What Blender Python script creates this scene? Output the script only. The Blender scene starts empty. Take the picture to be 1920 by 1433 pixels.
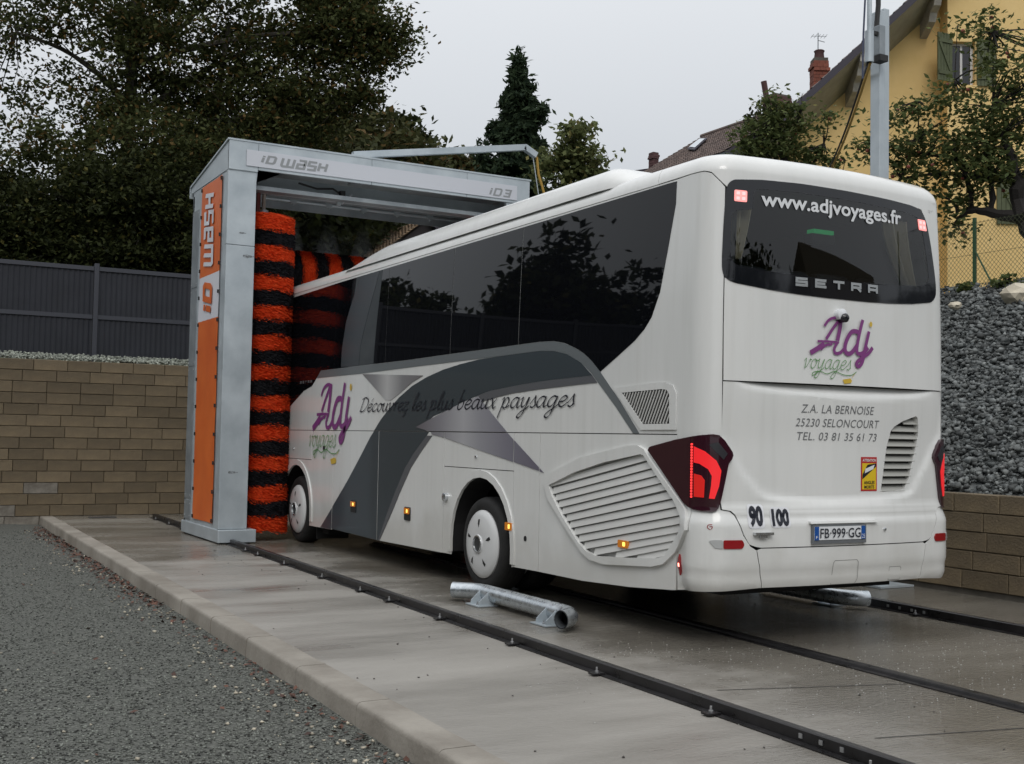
import bpy, bmesh, math, random
import numpy as np
from mathutils import Vector, Matrix
from mathutils.geometry import tessellate_polygon
random.seed(7); RNG = np.random.default_rng(11)
SC = bpy.context.scene; COL = SC.collection

# ------------------------------------------------------------------ camera, sky, sun, exposure
CAM = Vector((-6.825, -6.719, 1.568))
ROT = [(0.873642, -0.038336, 0.485057), (-0.486237, -0.031953, 0.873242), (0.017978, 0.998754, 0.046556)]
cam = bpy.data.cameras.new('camera'); co = bpy.data.objects.new('camera', cam); COL.objects.link(co)
cam.sensor_width = 36.0; cam.lens = 2200.0/1920.0*36.0; cam.clip_end = 600; cam.clip_start = .1
M4 = Matrix.Identity(4)
for i in range(3):
    M4[i][0] = ROT[i][0]; M4[i][1] = ROT[i][1]; M4[i][2] = -ROT[i][2]; M4[i][3] = CAM[i]
co.matrix_world = M4
SC.camera = co
def ray(px, py):
    r = ((px-960.0)/2200.0, -(py-716.5)/2200.0, 1.0)
    return Vector([sum(ROT[i][k]*r[k] for k in range(3)) for i in range(3)])
def hx(px, py, X): w = ray(px, py); return CAM + w*((X-CAM.x)/w.x)
def hy(px, py, Y): w = ray(px, py); return CAM + w*((Y-CAM.y)/w.y)
def hz(px, py, Z): w = ray(px, py); return CAM + w*((Z-CAM.z)/w.z)
def at(px, py, d): w = ray(px, py); return CAM + w*(d/math.hypot(w.x, w.y))

world = bpy.data.worlds.new('World'); SC.world = world; world.use_nodes = True
wn = world.node_tree; wn.nodes.clear()
wo = wn.nodes.new('ShaderNodeOutputWorld'); bg = wn.nodes.new('ShaderNodeBackground')
sky = wn.nodes.new('ShaderNodeTexSky'); sky.sky_type = 'NISHITA'; sky.sun_disc = False
SUN_EL, SUN_ROT = math.radians(42), math.radians(208)
sky.sun_elevation = SUN_EL; sky.sun_rotation = SUN_ROT; sky.dust_density = 3.0; sky.air_density = 1.0
# overcast: the clear sky is mostly hidden by a grey cloud layer that brightens towards the zenith
tc = wn.nodes.new('ShaderNodeTexCoord'); sep = wn.nodes.new('ShaderNodeSeparateXYZ')
wn.links.new(tc.outputs['Generated'], sep.inputs[0])
cr = wn.nodes.new('ShaderNodeValToRGB'); wn.links.new(sep.outputs['Z'], cr.inputs[0])
cr.color_ramp.elements[0].position = 0.0; cr.color_ramp.elements[0].color = (.415, .445, .48, 1)
cr.color_ramp.elements[1].position = 1.0; cr.color_ramp.elements[1].color = (1.38, 1.40, 1.43, 1)
cn = wn.nodes.new('ShaderNodeTexNoise'); cn.inputs['Scale'].default_value = 1.6; cn.inputs['Detail'].default_value = 3
wn.links.new(tc.outputs['Generated'], cn.inputs['Vector'])
cm = wn.nodes.new('ShaderNodeMapRange'); cm.inputs['To Min'].default_value = .94; cm.inputs['To Max'].default_value = 1.06
wn.links.new(cn.outputs['Fac'], cm.inputs['Value'])
mul = wn.nodes.new('ShaderNodeVectorMath'); mul.operation = 'SCALE'
wn.links.new(cr.outputs['Color'], mul.inputs[0]); wn.links.new(cm.outputs['Result'], mul.inputs['Scale'])
up = wn.nodes.new('ShaderNodeVectorMath'); up.operation = 'SCALE'; up.inputs['Scale'].default_value = 10.0
wn.links.new(mul.outputs[0], up.inputs[0])
mx = wn.nodes.new('ShaderNodeMixRGB'); mx.inputs['Fac'].default_value = .95
wn.links.new(sky.outputs['Color'], mx.inputs['Color1']); wn.links.new(up.outputs[0], mx.inputs['Color2'])
wn.links.new(mx.outputs['Color'], bg.inputs['Color']); bg.inputs['Strength'].default_value = .098
wn.links.new(bg.outputs[0], wo.inputs['Surface'])
sl = bpy.data.lights.new('sun', 'SUN'); sl.energy = .8; sl.angle = math.radians(25); sl.color = (1, .97, .93)
so = bpy.data.objects.new('sun', sl); COL.objects.link(so)
_a = SUN_ROT; _d = Vector((math.sin(_a)*math.cos(SUN_EL), math.cos(_a)*math.cos(SUN_EL), math.sin(SUN_EL)))
so.rotation_euler = _d.to_track_quat('Z', 'Y').to_euler()
SC.view_settings.view_transform = 'Standard'; SC.view_settings.look = 'None'
SC.view_settings.exposure = 0.08; SC.view_settings.gamma = 1.0; SC.view_settings.use_curve_mapping = False
SC.cycles.max_bounces = 8; SC.cycles.volume_bounces = 0

# ------------------------------------------------------------------ materials
MATS = {}
def mat(name, col=(.5, .5, .5), rough=.6, metal=0.0, spec=.5, var=0.0, vscale=3.0, col2=None, detail=4, bump=0.0, bscale=40.0,
        coat=0.0, rvar=0.0, emis=None, estr=0.0, rand=0.0, island=0.0, trans=0.0, stretch=None, ramp=(.35, .65), alpha=None):
    if name in MATS: return MATS[name]
    m = bpy.data.materials.new(name); m.use_nodes = True; nt = m.node_tree; N = nt.nodes; L = nt.links
    b = N['Principled BSDF']; MATS[name] = m
    b.inputs['Roughness'].default_value = rough; b.inputs['Metallic'].default_value = metal
    b.inputs['Specular IOR Level'].default_value = spec
    if coat: b.inputs['Coat Weight'].default_value = coat; b.inputs['Coat Roughness'].default_value = .06
    b.inputs['Base Color'].default_value = (*col, 1)
    t = N.new('ShaderNodeTexCoord'); vec = t.outputs['Object']
    if stretch:
        mp = N.new('ShaderNodeMapping'); mp.inputs['Scale'].default_value = stretch; L.new(vec, mp.inputs[0]); vec = mp.outputs[0]
    cur = None
    if col2 or var or rvar:
        n = N.new('ShaderNodeTexNoise'); n.inputs['Scale'].default_value = vscale; n.inputs['Detail'].default_value = detail
        n.inputs['Roughness'].default_value = .6; L.new(vec, n.inputs['Vector'])
        r = N.new('ShaderNodeValToRGB'); r.color_ramp.elements[0].position = ramp[0]; r.color_ramp.elements[1].position = ramp[1]
        c2 = col2 if col2 else tuple(min(1, c*(1+var)) for c in col); c1 = col if col2 else tuple(c*(1-var) for c in col)
        r.color_ramp.elements[0].color = (*c1, 1); r.color_ramp.elements[1].color = (*c2, 1)
        L.new(n.outputs['Fac'], r.inputs[0]); cur = r.outputs['Color']
        if rvar:
            q = N.new('ShaderNodeMapRange'); q.inputs['From Min'].default_value = .35; q.inputs['From Max'].default_value = .65
            q.inputs['To Min'].default_value = max(.03, rough-rvar); q.inputs['To Max'].default_value = min(1, rough+rvar)
            L.new(n.outputs['Fac'], q.inputs['Value']); L.new(q.outputs['Result'], b.inputs['Roughness'])
    if rand or island:
        src = N.new('ShaderNodeObjectInfo').outputs['Random'] if rand else N.new('ShaderNodeNewGeometry').outputs['Random Per Island']
        k = rand or island
        q = N.new('ShaderNodeMapRange'); q.inputs['To Min'].default_value = 1-k; q.inputs['To Max'].default_value = 1+k
        L.new(src, q.inputs['Value'])
        hs = N.new('ShaderNodeHueSaturation'); L.new(q.outputs['Result'], hs.inputs['Value'])
        if cur: L.new(cur, hs.inputs['Color'])
        else: hs.inputs['Color'].default_value = (*col, 1)
        cur = hs.outputs['Color']
    if cur: L.new(cur, b.inputs['Base Color'])
    if bump:
        n2 = N.new('ShaderNodeTexNoise'); n2.inputs['Scale'].default_value = bscale; n2.inputs['Detail'].default_value = 4; L.new(vec, n2.inputs['Vector'])
        bp = N.new('ShaderNodeBump'); bp.inputs['Strength'].default_value = bump; bp.inputs['Distance'].default_value = .02
        L.new(n2.outputs['Fac'], bp.inputs['Height']); L.new(bp.outputs['Normal'], b.inputs['Normal'])
    if emis: b.inputs['Emission Color'].default_value = (*emis, 1); b.inputs['Emission Strength'].default_value = estr
    if trans: b.inputs['Transmission Weight'].default_value = trans
    return m
def leafmat(name, col, col2, brown=None, bamt=.15, spec=.12):
    if name in MATS: return MATS[name]
    m = bpy.data.materials.new(name); m.use_nodes = True; nt = m.node_tree; N = nt.nodes; L = nt.links; MATS[name] = m
    b = N['Principled BSDF']; b.inputs['Roughness'].default_value = .7; b.inputs['Specular IOR Level'].default_value = spec
    g = N.new('ShaderNodeNewGeometry'); r = N.new('ShaderNodeValToRGB'); L.new(g.outputs['Random Per Island'], r.inputs[0])
    e = r.color_ramp.elements; e[0].position = 0; e[0].color = (*col, 1); e[1].position = 1-bamt; e[1].color = (*col2, 1)
    if brown: x = e.new(min(.999, 1-bamt+.01)); x.color = (*brown, 1)
    L.new(r.outputs['Color'], b.inputs['Base Color'])
    tr = N.new('ShaderNodeBsdfTranslucent'); L.new(r.outputs['Color'], tr.inputs['Color'])
    ms = N.new('ShaderNodeMixShader'); ms.inputs[0].default_value = .35
    L.new(b.outputs[0], ms.inputs[1]); L.new(tr.outputs[0], ms.inputs[2]); L.new(ms.outputs[0], N['Material Output'].inputs['Surface'])
    return m

# ------------------------------------------------------------------ object helpers
ORG = {}
def tag(o, label=None, cat=None, group=None, kind=None):
    if label: o['label'] = label
    if cat: o['category'] = cat
    if group: o['group'] = group
    if kind: o['kind'] = kind
    return o
def thing(name, loc, label, cat, group=None):
    o = bpy.data.objects.new(name, None); COL.objects.link(o); o.location = loc; o.empty_display_size = .2
    ORG[o.name] = Vector(loc); return tag(o, label, cat, group)
def link_mesh(name, me, parent=None, org=None):
    o = bpy.data.objects.new(name, me); COL.objects.link(o)
    if parent is not None: o.parent = parent; ORG[o.name] = ORG[parent.name]
    else:
        ORG[o.name] = Vector(org) if org is not None else Vector((0, 0, 0)); o.location = ORG[o.name]
    return o
class MB:
    def __init__(s): s.v = []; s.f = []; s.m = []; s.mats = []; s.sm = []
    def mi(s, m):
        if m not in s.mats: s.mats.append(m)
        return s.mats.index(m)
    def add(s, vs, fs, m=None, smooth=False):
        o = len(s.v); s.v += [tuple(p) for p in vs]; i = s.mi(m)
        for f in fs: s.f.append(tuple(a+o for a in f)); s.m.append(i); s.sm.append(smooth)
        return s
    def box(s, x0, x1, y0, y1, z0, z1, m=None, c=0.0):
        if c <= 0:
            vs = [(x, y, z) for x in (x0, x1) for y in (y0, y1) for z in (z0, z1)]
            return s.add(vs, [(0, 1, 3, 2), (4, 6, 7, 5), (0, 4, 5, 1), (2, 3, 7, 6), (0, 2, 6, 4), (1, 5, 7, 3)], m)
        b = bmesh.new(); bmesh.ops.create_cube(b, size=1)
        for q in b.verts: q.co = Vector(((x0+x1)/2+q.co.x*(x1-x0), (y0+y1)/2+q.co.y*(y1-y0), (z0+z1)/2+q.co.z*(z1-z0)))
        bmesh.ops.bevel(b, geom=b.edges[:], offset=c, segments=2, affect='EDGES', profile=.5)
        b.verts.index_update(); s.add([q.co[:] for q in b.verts], [[q.index for q in f.verts] for f in b.faces], m); b.free(); return s
    def obox(s, c, ax, ay, az, m=None):
        c = Vector(c); ax, ay, az = Vector(ax), Vector(ay), Vector(az)
        vs = [c+ax*i+ay*j+az*k for i in (-.5, .5) for j in (-.5, .5) for k in (-.5, .5)]
        return s.add(vs, [(0, 1, 3, 2), (4, 6, 7, 5), (0, 4, 5, 1), (2, 3, 7, 6), (0, 2, 6, 4), (1, 5, 7, 3)], m)
    def tube(s, pts, r, m=None, n=8, caps=True, r2=None):
        pts = [Vector(p) for p in pts]; rs = r if isinstance(r, (list, tuple)) else [r]*len(pts)
        o = []; prev = None
        for i, p in enumerate(pts):
            d = (pts[min(i+1, len(pts)-1)]-pts[max(i-1, 0)]).normalized()
            if prev is None: a = d.orthogonal().normalized()
            else: a = (prev - d*prev.dot(d)).normalized()
            prev = a; b = d.cross(a)
            for k in range(n):
                t = 2*math.pi*k/n; o.append(p+(a*math.cos(t)+b*math.sin(t))*rs[i])
        fs = []
        for i in range(len(pts)-1):
            for k in range(n): fs.append((i*n+k, i*n+(k+1) % n, (i+1)*n+(k+1) % n, (i+1)*n+k))
        if caps: fs.append(tuple(range(n))[::-1]); fs.append(tuple((len(pts)-1)*n+k for k in range(n)))
        return s.add(o, fs, m, True)
    def limb(s, pts, rs, m=None, n=6):
        P_ = [Vector(p) for p in pts]; 
        if len(P_) < 3: return s.tube(P_, list(rs), m, n)
        Q = [P_[0]]+P_+[P_[-1]]; R_ = [rs[0]]+list(rs)+[rs[-1]]; o = []; r = []
        for i in range(1, len(Q)-2):
            for k in range(5):
                t = k/5; o.append(.5*((2*Q[i])+(-Q[i-1]+Q[i+1])*t+(2*Q[i-1]-5*Q[i]+4*Q[i+1]-Q[i+2])*t*t+(-Q[i-1]+3*Q[i]-3*Q[i+1]+Q[i+2])*t**3)); r.append((R_[i]*(1-t)+R_[i+1]*t)*(1+.12*math.sin(7*t+3*i)))
        o.append(P_[-1]); r.append(rs[-1]); o = [p+Vector((math.sin(j*2.3), math.sin(j*1.7), math.sin(j*3.1)))*r[j]*.25 for j, p in enumerate(o)]
        return s.tube(o, r, m, n)
    def lathe(s, c, axis, prof, m=None, n=32):
        # prof: (radius, along axis)
        c = Vector(c); d = Vector(axis).normalized(); a = d.orthogonal().normalized(); b = d.cross(a); o = []
        for (r, h) in prof:
            for k in range(n): t = 2*math.pi*k/n; o.append(c+d*h+(a*math.cos(t)+b*math.sin(t))*max(r, 1e-4))
        fs = []
        for i in range(len(prof)-1):
            for k in range(n): fs.append((i*n+k, i*n+(k+1) % n, (i+1)*n+(k+1) % n, (i+1)*n+k))
        return s.add(o, fs, m, True)
    def prism(s, poly, d, m=None):
        # poly: 3D points in order, extruded by vector d
        n = len(poly); P0 = [Vector(p) for p in poly]; D = Vector(d)
        fs = [tuple(range(n))[::-1], tuple(range(n, 2*n))]+[(i, (i+1) % n, (i+1) % n+n, i+n) for i in range(n)]
        return s.add(P0+[p+D for p in P0], fs, m)
    def build(s, name, parent=None, label=None, cat=None, group=None, kind=None, org=None, auto=35):
        if parent is None and org is None:
            a = np.array(s.v); org = ((a[:, 0].min()+a[:, 0].max())/2, (a[:, 1].min()+a[:, 1].max())/2, a[:, 2].min())
        og = ORG[parent.name] if parent is not None else Vector(org)
        me = bpy.data.meshes.new(name); me.from_pydata([(p[0]-og[0], p[1]-og[1], p[2]-og[2]) for p in s.v], [], s.f)
        for m in s.mats: me.materials.append(m)
        me.polygons.foreach_set('material_index', s.m); me.polygons.foreach_set('use_smooth', s.sm)
        b = bmesh.new(); b.from_mesh(me); bmesh.ops.recalc_face_normals(b, faces=b.faces[:]); b.to_mesh(me); b.free()
        if any(s.sm): me.set_sharp_from_angle(angle=math.radians(auto))
        o = link_mesh(name, me, parent, org); return tag(o, label, cat, group, kind)
def fast_mesh(name, V, F, m, parent=None, org=(0, 0, 0), smooth=False, mats=None, mi=None, **kw):
    V = np.asarray(V, np.float32); F = np.asarray(F, np.int32); og = ORG[parent.name] if parent is not None else Vector(org)
    V = V-np.array(og, np.float32)
    me = bpy.data.meshes.new(name); me.vertices.add(len(V)); me.vertices.foreach_set('co', V.ravel())
    k = F.shape[1]; me.loops.add(F.size); me.loops.foreach_set('vertex_index', F.ravel())
    me.polygons.add(len(F)); me.polygons.foreach_set('loop_start', np.arange(len(F), dtype=np.int32)*k)
    me.polygons.foreach_set('loop_total', np.full(len(F), k, np.int32))
    for q in (mats or [m]): me.materials.append(q)
    if mi is not None: me.polygons.foreach_set('material_index', np.asarray(mi, np.int32))
    if smooth: me.polygons.foreach_set('use_smooth', np.ones(len(F), bool))
    me.update(calc_edges=True); me.validate()
    return tag(link_mesh(name, me, parent, og), kw.get('label'), kw.get('cat'), kw.get('group'), kw.get('kind'))
def quads(cent, size, flat=0.0, aspect=1.6, size_var=.35, up=None):
    n = len(cent); d = RNG.normal(size=(n, 3)); d /= np.linalg.norm(d, axis=1)[:, None]
    e = RNG.normal(size=(n, 3)); nrm = np.cross(d, e)
    if flat: nrm[:, 2] += flat*np.linalg.norm(nrm, axis=1)*np.where(nrm[:, 2] < 0, -1, 1)
    nrm /= np.linalg.norm(nrm, axis=1)[:, None]; d = np.cross(nrm, e); d /= np.linalg.norm(d, axis=1)[:, None]+1e-9; w = np.cross(nrm, d)
    s = (size*(1+size_var*RNG.uniform(-1, 1, n)))[:, None]
    a = cent-d*s*.5*aspect; b = cent+w*s*.42+nrm*s*.06; c = cent+d*s*.5*aspect; f = cent-w*s*.42+nrm*s*.06
    V = np.stack([a, b, c, f], 1).reshape(-1, 3); F = np.arange(4*n).reshape(n, 4); return V, F
def rocks(cent, size, squash=.65):
    # irregular 8-sided stones
    n = len(cent); base = np.array([(1, 0, 0), (-1, 0, 0), (0, 1, 0), (0, -1, 0), (0, 0, 1), (0, 0, -1)], float)
    ang = RNG.uniform(0, 6.28, n); V = np.zeros((n, 6, 3)); q = RNG.normal(size=(n, 3, 3)); Q, _ = np.linalg.qr(q)
    for k in range(6):
        p = base[k]*RNG.uniform(.55, 1.15, (n, 1))+RNG.normal(size=(n, 3))*.16
        V[:, k] = np.einsum('nij,nj->ni', Q, p)*[1, 1, squash]
    V = V*(np.asarray(size).reshape(-1, 1, 1)*.5)+cent[:, None, :]
    T = np.array([(0, 2, 4), (2, 1, 4), (1, 3, 4), (3, 0, 4), (2, 0, 5), (1, 2, 5), (3, 1, 5), (0, 3, 5)])
    F = (np.arange(n)[:, None, None]*6+T[None]).reshape(-1, 3); return V.reshape(-1, 3), F
# ------------------------------------------------------------------ setting: yard, slab, walls, bank
def kx(y): return -4.205+.0175*y
WY = 15.75; WX = 3.42; WT = 2.80; RT = 1.06
m_yard = mat('yard_gravel', (.025, .028, .024), .85, vscale=40, col2=(.17, .175, .155), detail=8, bump=1.0, bscale=60, ramp=(.3, .72))
m_slab = mat('slab_concrete', (.185, .172, .152), .42, vscale=.55, col2=(.335, .32, .292), detail=9, bump=.32, bscale=30, rvar=.26, ramp=(.3, .7), stretch=(.45, 1.7, 1))
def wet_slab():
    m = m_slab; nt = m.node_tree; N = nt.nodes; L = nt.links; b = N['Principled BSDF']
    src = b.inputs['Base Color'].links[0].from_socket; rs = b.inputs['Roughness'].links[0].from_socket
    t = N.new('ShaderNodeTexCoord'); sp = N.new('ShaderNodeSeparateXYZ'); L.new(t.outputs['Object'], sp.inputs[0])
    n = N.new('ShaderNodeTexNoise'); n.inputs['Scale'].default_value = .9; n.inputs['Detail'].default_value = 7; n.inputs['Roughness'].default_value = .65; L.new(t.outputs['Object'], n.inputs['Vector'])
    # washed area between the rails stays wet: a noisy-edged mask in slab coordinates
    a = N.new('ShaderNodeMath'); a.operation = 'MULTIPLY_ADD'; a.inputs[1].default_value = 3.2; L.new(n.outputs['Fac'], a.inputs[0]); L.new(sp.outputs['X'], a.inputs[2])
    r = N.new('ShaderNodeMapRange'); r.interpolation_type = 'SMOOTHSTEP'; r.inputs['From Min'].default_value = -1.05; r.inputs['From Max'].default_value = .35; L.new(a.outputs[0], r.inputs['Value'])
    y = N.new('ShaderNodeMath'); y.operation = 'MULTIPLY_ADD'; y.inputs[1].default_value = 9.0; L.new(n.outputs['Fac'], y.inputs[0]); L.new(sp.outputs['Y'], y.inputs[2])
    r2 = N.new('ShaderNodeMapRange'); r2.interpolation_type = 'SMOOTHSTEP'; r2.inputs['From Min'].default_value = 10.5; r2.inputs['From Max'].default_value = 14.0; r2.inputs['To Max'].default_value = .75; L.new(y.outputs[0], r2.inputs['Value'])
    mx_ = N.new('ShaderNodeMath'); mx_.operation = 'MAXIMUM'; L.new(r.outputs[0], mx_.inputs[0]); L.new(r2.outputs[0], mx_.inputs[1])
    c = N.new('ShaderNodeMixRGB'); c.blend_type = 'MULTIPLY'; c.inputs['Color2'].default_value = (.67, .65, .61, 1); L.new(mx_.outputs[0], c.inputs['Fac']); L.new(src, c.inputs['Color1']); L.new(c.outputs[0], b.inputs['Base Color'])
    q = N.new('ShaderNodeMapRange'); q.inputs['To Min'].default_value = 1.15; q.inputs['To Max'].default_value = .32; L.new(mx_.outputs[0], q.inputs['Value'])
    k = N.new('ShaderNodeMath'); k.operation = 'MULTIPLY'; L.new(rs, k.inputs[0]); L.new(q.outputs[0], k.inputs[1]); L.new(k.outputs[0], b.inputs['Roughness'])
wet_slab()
m_kerb = mat('kerb_concrete', (.20, .18, .152), .6, vscale=1.4, col2=(.33, .305, .265), detail=8, bump=.25, bscale=30)
m_soil = mat('garden_ground', (.03, .045, .02), .95, vscale=1.5, col2=(.06, .075, .03), detail=8, bump=.8, bscale=8)
m_joint = mat('slab_joint', (.045, .042, .038), .8)
def flat_grid(name, x0, x1, y0, y1, nx, ny, zf, m, xf=None, **kw):
    xs = np.linspace(x0, x1, nx+1); ys = np.linspace(y0, y1, ny+1); X, Y = np.meshgrid(xs, ys, indexing='ij')
    if xf is not None: X = xf(X, Y)
    Z = zf(X, Y); V = np.stack([X, Y, Z], -1).reshape(-1, 3); i, j = np.meshgrid(range(nx), range(ny), indexing='ij'); a = (i*(ny+1)+j).ravel()
    return fast_mesh(name, V, np.stack([a, a+ny+1, a+ny+2, a+1], 1), m, smooth=True, **kw)
def yard_z(X, Y): return -.14+.012*np.sin(X*1.3+Y*.7)*np.sin(Y*.9-X*.4)+.012*np.sin(X*4+1)*np.sin(Y*3.3)
tag(flat_grid('gravel_yard', -16, -3.6, -14, WY+.2, 80, 180, yard_z, m_yard), 'dark blue-grey gravel yard below the concrete slab', kind='structure')
# ground far around and terrain
def hill(X, Y):
    z = -.35+np.zeros_like(X)
    back = np.clip((Y-20)/40, 0, 1); z = z+(3.0+7.5*back**1.2)*(Y > 20.5)*(X > -60)
    right = np.clip((X-8.0)/.6, 0, 1)*(4.05+.35)*(Y > -16)
    z = np.maximum(z, right-.35+.4*np.clip((X-9)/30, 0, 3)*(X > 9))
    return z+.12*np.sin(X*.35)*np.sin(Y*.3)
tag(flat_grid('terrain', -180, 180, -160, 200, 180, 180, lambda X, Y: hill(X, Y)-.06, m_soil), 'grassy ground rising beyond the walls', kind='structure')
# slab: top sheet plus kerb pieces cast along its left edge
b = MB(); n = 40; ys = [-13+i*(WY+.05+13)/n for i in range(n+1)]
vs = []; 
for y in ys: vs += [(kx(y)+.20, y, 0), (WX+.02, y, 0)]
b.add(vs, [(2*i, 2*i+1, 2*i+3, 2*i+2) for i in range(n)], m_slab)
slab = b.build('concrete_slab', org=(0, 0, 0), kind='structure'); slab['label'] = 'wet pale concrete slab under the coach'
# kerb stones with a rounded top edge; joints every 1.15 m
y = -13.0; yj = [3.237, 2.144, .921, -.233, -1.378]
js = sorted([-1.378-1.15*k for k in range(1, 11)]+yj+[3.237+1.15*k for k in range(1, 12)])
js = [j for j in js if j < WY-.3]+[WY]
for a, c in zip(js[:-1], js[1:]):
    q = MB(); g = .006; prof = [(-.025, -.42), (-.012, -.03), (-.006, -.012), (.006, -.001), (.022, .003), (.197, .003)]
    P3 = []; seg = 4
    for i in range(seg+1):
        yy = a+g+(c-a-2*g)*i/seg; off = random.uniform(-.004, .004)
        P3 += [(kx(yy)+px+off, yy, pz) for px, pz in prof]+[(kx(yy)+.197, yy, -.42)]
    k = len(prof)+1; fs = [(i*k+j, i*k+j+1, (i+1)*k+j+1, (i+1)*k+j) for i in range(seg) for j in range(k-1)]
    fs += [tuple(range(k)), tuple(range(seg*k, seg*k+k))]
    q.add(P3, fs, m_kerb, True); q.build('kerb_piece', parent=slab)
b = MB(); b.box(kx(-13)-.0, kx(-13)+.19, -13, WY, -.4, -.02, m_joint)
# transverse joints sawn in the slab (dark recessed strips a few mm above the sheet would float: thin sunk strips instead)
for (p, q_) in (((1345, 1295), (1700, 1283)), ((1640, 1385), (1918, 1366))):
    A, B_ = hz(*p, 0), hz(*q_, 0)
    d = (B_-A).normalized(); w = Vector((-d.y, d.x, 0))*.006
    B_ = A+d*3.2 if p[0] > 1500 else B_
    q = MB(); q.add([A+w+Vector((0, 0, .003)), A-w+Vector((0, 0, .003)), B_-w+Vector((0, 0, .003)), B_+w+Vector((0, 0, .003))], [(0, 1, 2, 3)], m_joint)
    q.build('saw_joint', parent=slab)
q = MB(); q.box(-3.2, -2.75, 15.0, 15.25, .0, .01, m_joint); q.build('drain_cover', parent=slab)

# ---- block retaining walls
m_blk = mat('split_block', (.088, .070, .048), .85, vscale=2.6, col2=(.19, .145, .085), detail=7, bump=.5, bscale=45, rand=.22, ramp=(.25, .75))
m_core = mat('wall_mortar', (.10, .092, .078), .9, var=.25, vscale=6, bump=.3)
m_pblk = mat('limed_block', (.12, .105, .085), .85, vscale=4.0, col2=(.26, .24, .205), detail=7, bump=.5, bscale=45, rand=.12)
def block_mesh(w, h, d, seed, mt=None):
    r = random.Random(seed); c = .008; e = lambda: r.uniform(-.004, .004)
    f = [(-w/2+c, -e()-.006, -h/2+c), (w/2-c, -e()-.006, -h/2+c), (w/2-c, -e()-.006, h/2-c), (-w/2+c, -e()-.006, h/2-c)]
    g = [(-w/2, 0.004, -h/2), (w/2, 0.004, -h/2), (w/2, 0.004, h/2), (-w/2, 0.004, h/2)]
    k = [(x, d, z) for x, _, z in g]
    vs = f+g+k; fs = [(0, 1, 2, 3)]+[(i, i+4, (i+1) % 4+4, (i+1) % 4) for i in range(4)]+[(i+4, i+8, (i+1) % 4+8, (i+1) % 4+4) for i in range(4)]
    me = bpy.data.meshes.new('block'); me.from_pydata(vs, [], fs); me.materials.append(mt or m_blk)
    bb = bmesh.new(); bb.from_mesh(me); bmesh.ops.recalc_face_normals(bb, faces=bb.faces[:]); bb.to_mesh(me); bb.free(); return me
BW_, BH_ = .575, .2
bm_ = [block_mesh(BW_-.007, BH_-.006, .12, i) for i in range(4)]; pale = [block_mesh(BW_-.007, BH_-.006, .12, 5+i, m_pblk) for i in range(2)]
def block_wall(root, p0, dirv, nrm_rot, length, courses, z0, vis):
    # vis(s, z) -> individual object, else joined
    far = MB(); cnt = 0
    for r in range(courses):
        s = -(BW_/2 if r % 2 else 0)+random.uniform(-.03, .03); s -= .12*(r % 3)
        while s < length:
            c = s+BW_/2; P = Vector(p0)+Vector(dirv)*c; z = z0+(r+.5)*BH_
            if vis(c, r):
                o = bpy.data.objects.new('block', random.choice(pale if (r < 4 and P.x < -2 and random.random() < (.45, .5, .4, .22)[r]*(1.2 if P.x < -3.6 else .4)) else bm_)); COL.objects.link(o); o.parent = root; ORG[o.name] = ORG[root.name]
                o.location = Vector((P.x, P.y, z))-ORG[root.name]; o.rotation_euler.z = nrm_rot; cnt += 1
            else:
                me = bm_[r % 4]; R_ = Matrix.Rotation(nrm_rot, 4, 'Z'); T = Matrix.Translation((P.x, P.y, z))@R_
                far.add([(T@v.co)[:] for v in me.vertices], [tuple(f.vertices) for f in me.polygons], m_blk)
            s += BW_
    if far.v: far.build('block_courses', parent=root, kind='stuff')
    return cnt
bw = thing('block_wall', (-3, WY+.1, 0), 'tall tan split-block retaining wall below the dark panel fence', 'wall')
b = MB(); b.box(-16, WX+.3, WY+.02, WY+.42, -.45, WT-.012, m_core); b.build('wall_core', parent=bw)
c1 = block_wall(bw, (-16, WY-.04, 0), (1, 0, 0), 0, 19.4, 15, -.2, lambda s, r: -6.2 < -16+s < .3)
rw = thing('block_wall', (WX+.1, 2, 0), 'low block retaining wall holding back the stone bank right of the coach', 'wall')
b = MB(); b.box(WX+.02, WX+.36, -13, WY-.05, -.3, RT-.012, m_core); b.build('wall_core', parent=rw)
c2 = block_wall(rw, (WX-.02, WY-.1, 0), (0, -1, 0), -math.pi/2, 28.5, 5, RT-1.0, lambda s, r: -1.2 < WY-.1-s < 7)
b = MB(); b.box(WX-.004, WX+.02, -13, WY-.05, -.05, RT-1.003, m_core); b.build('footing', parent=rw)
print('blocks', c1, c2)

# ---- stones: bank, strip on the wall, loose gravel, litter
m_rock = mat('crushed_rock', (.060, .068, .070), .75, island=.6, vscale=9, col2=(.17, .18, .175), bump=.4, bscale=30)
m_rock2 = mat('green_ballast', (.17, .185, .16), .8, island=.45, vscale=9, col2=(.32, .34, .29))
m_fine = mat('yard_chips', (.115, .122, .108), .75, island=.92)
m_pale = mat('pale_pebbles', (.42, .38, .30), .7, island=.3, vscale=1, var=.2)
bs = .63
def bank_z(X, Y): return np.where(X < 8.45, RT-.02+bs*(X-WX-.25)+.10*np.sin(Y*1.1)*np.sin(X*1.5), RT-.02+bs*(8.45-WX-.25)+.02)
tag(flat_grid('stone_bank', WX+.3, 9.2, -14, 40, 40, 200, lambda X, Y: bank_z(X, Y)-.05, m_rock), 'steep bank of dark crushed stone', kind='structure')
def bank_pts(n, x0, x1, y0, y1):
    x = RNG.uniform(x0, x1, n); yy = RNG.uniform(y0, y1, n); return np.stack([x, yy, bank_z(x, yy)+RNG.uniform(-.05, .05, n)], 1)
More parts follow.
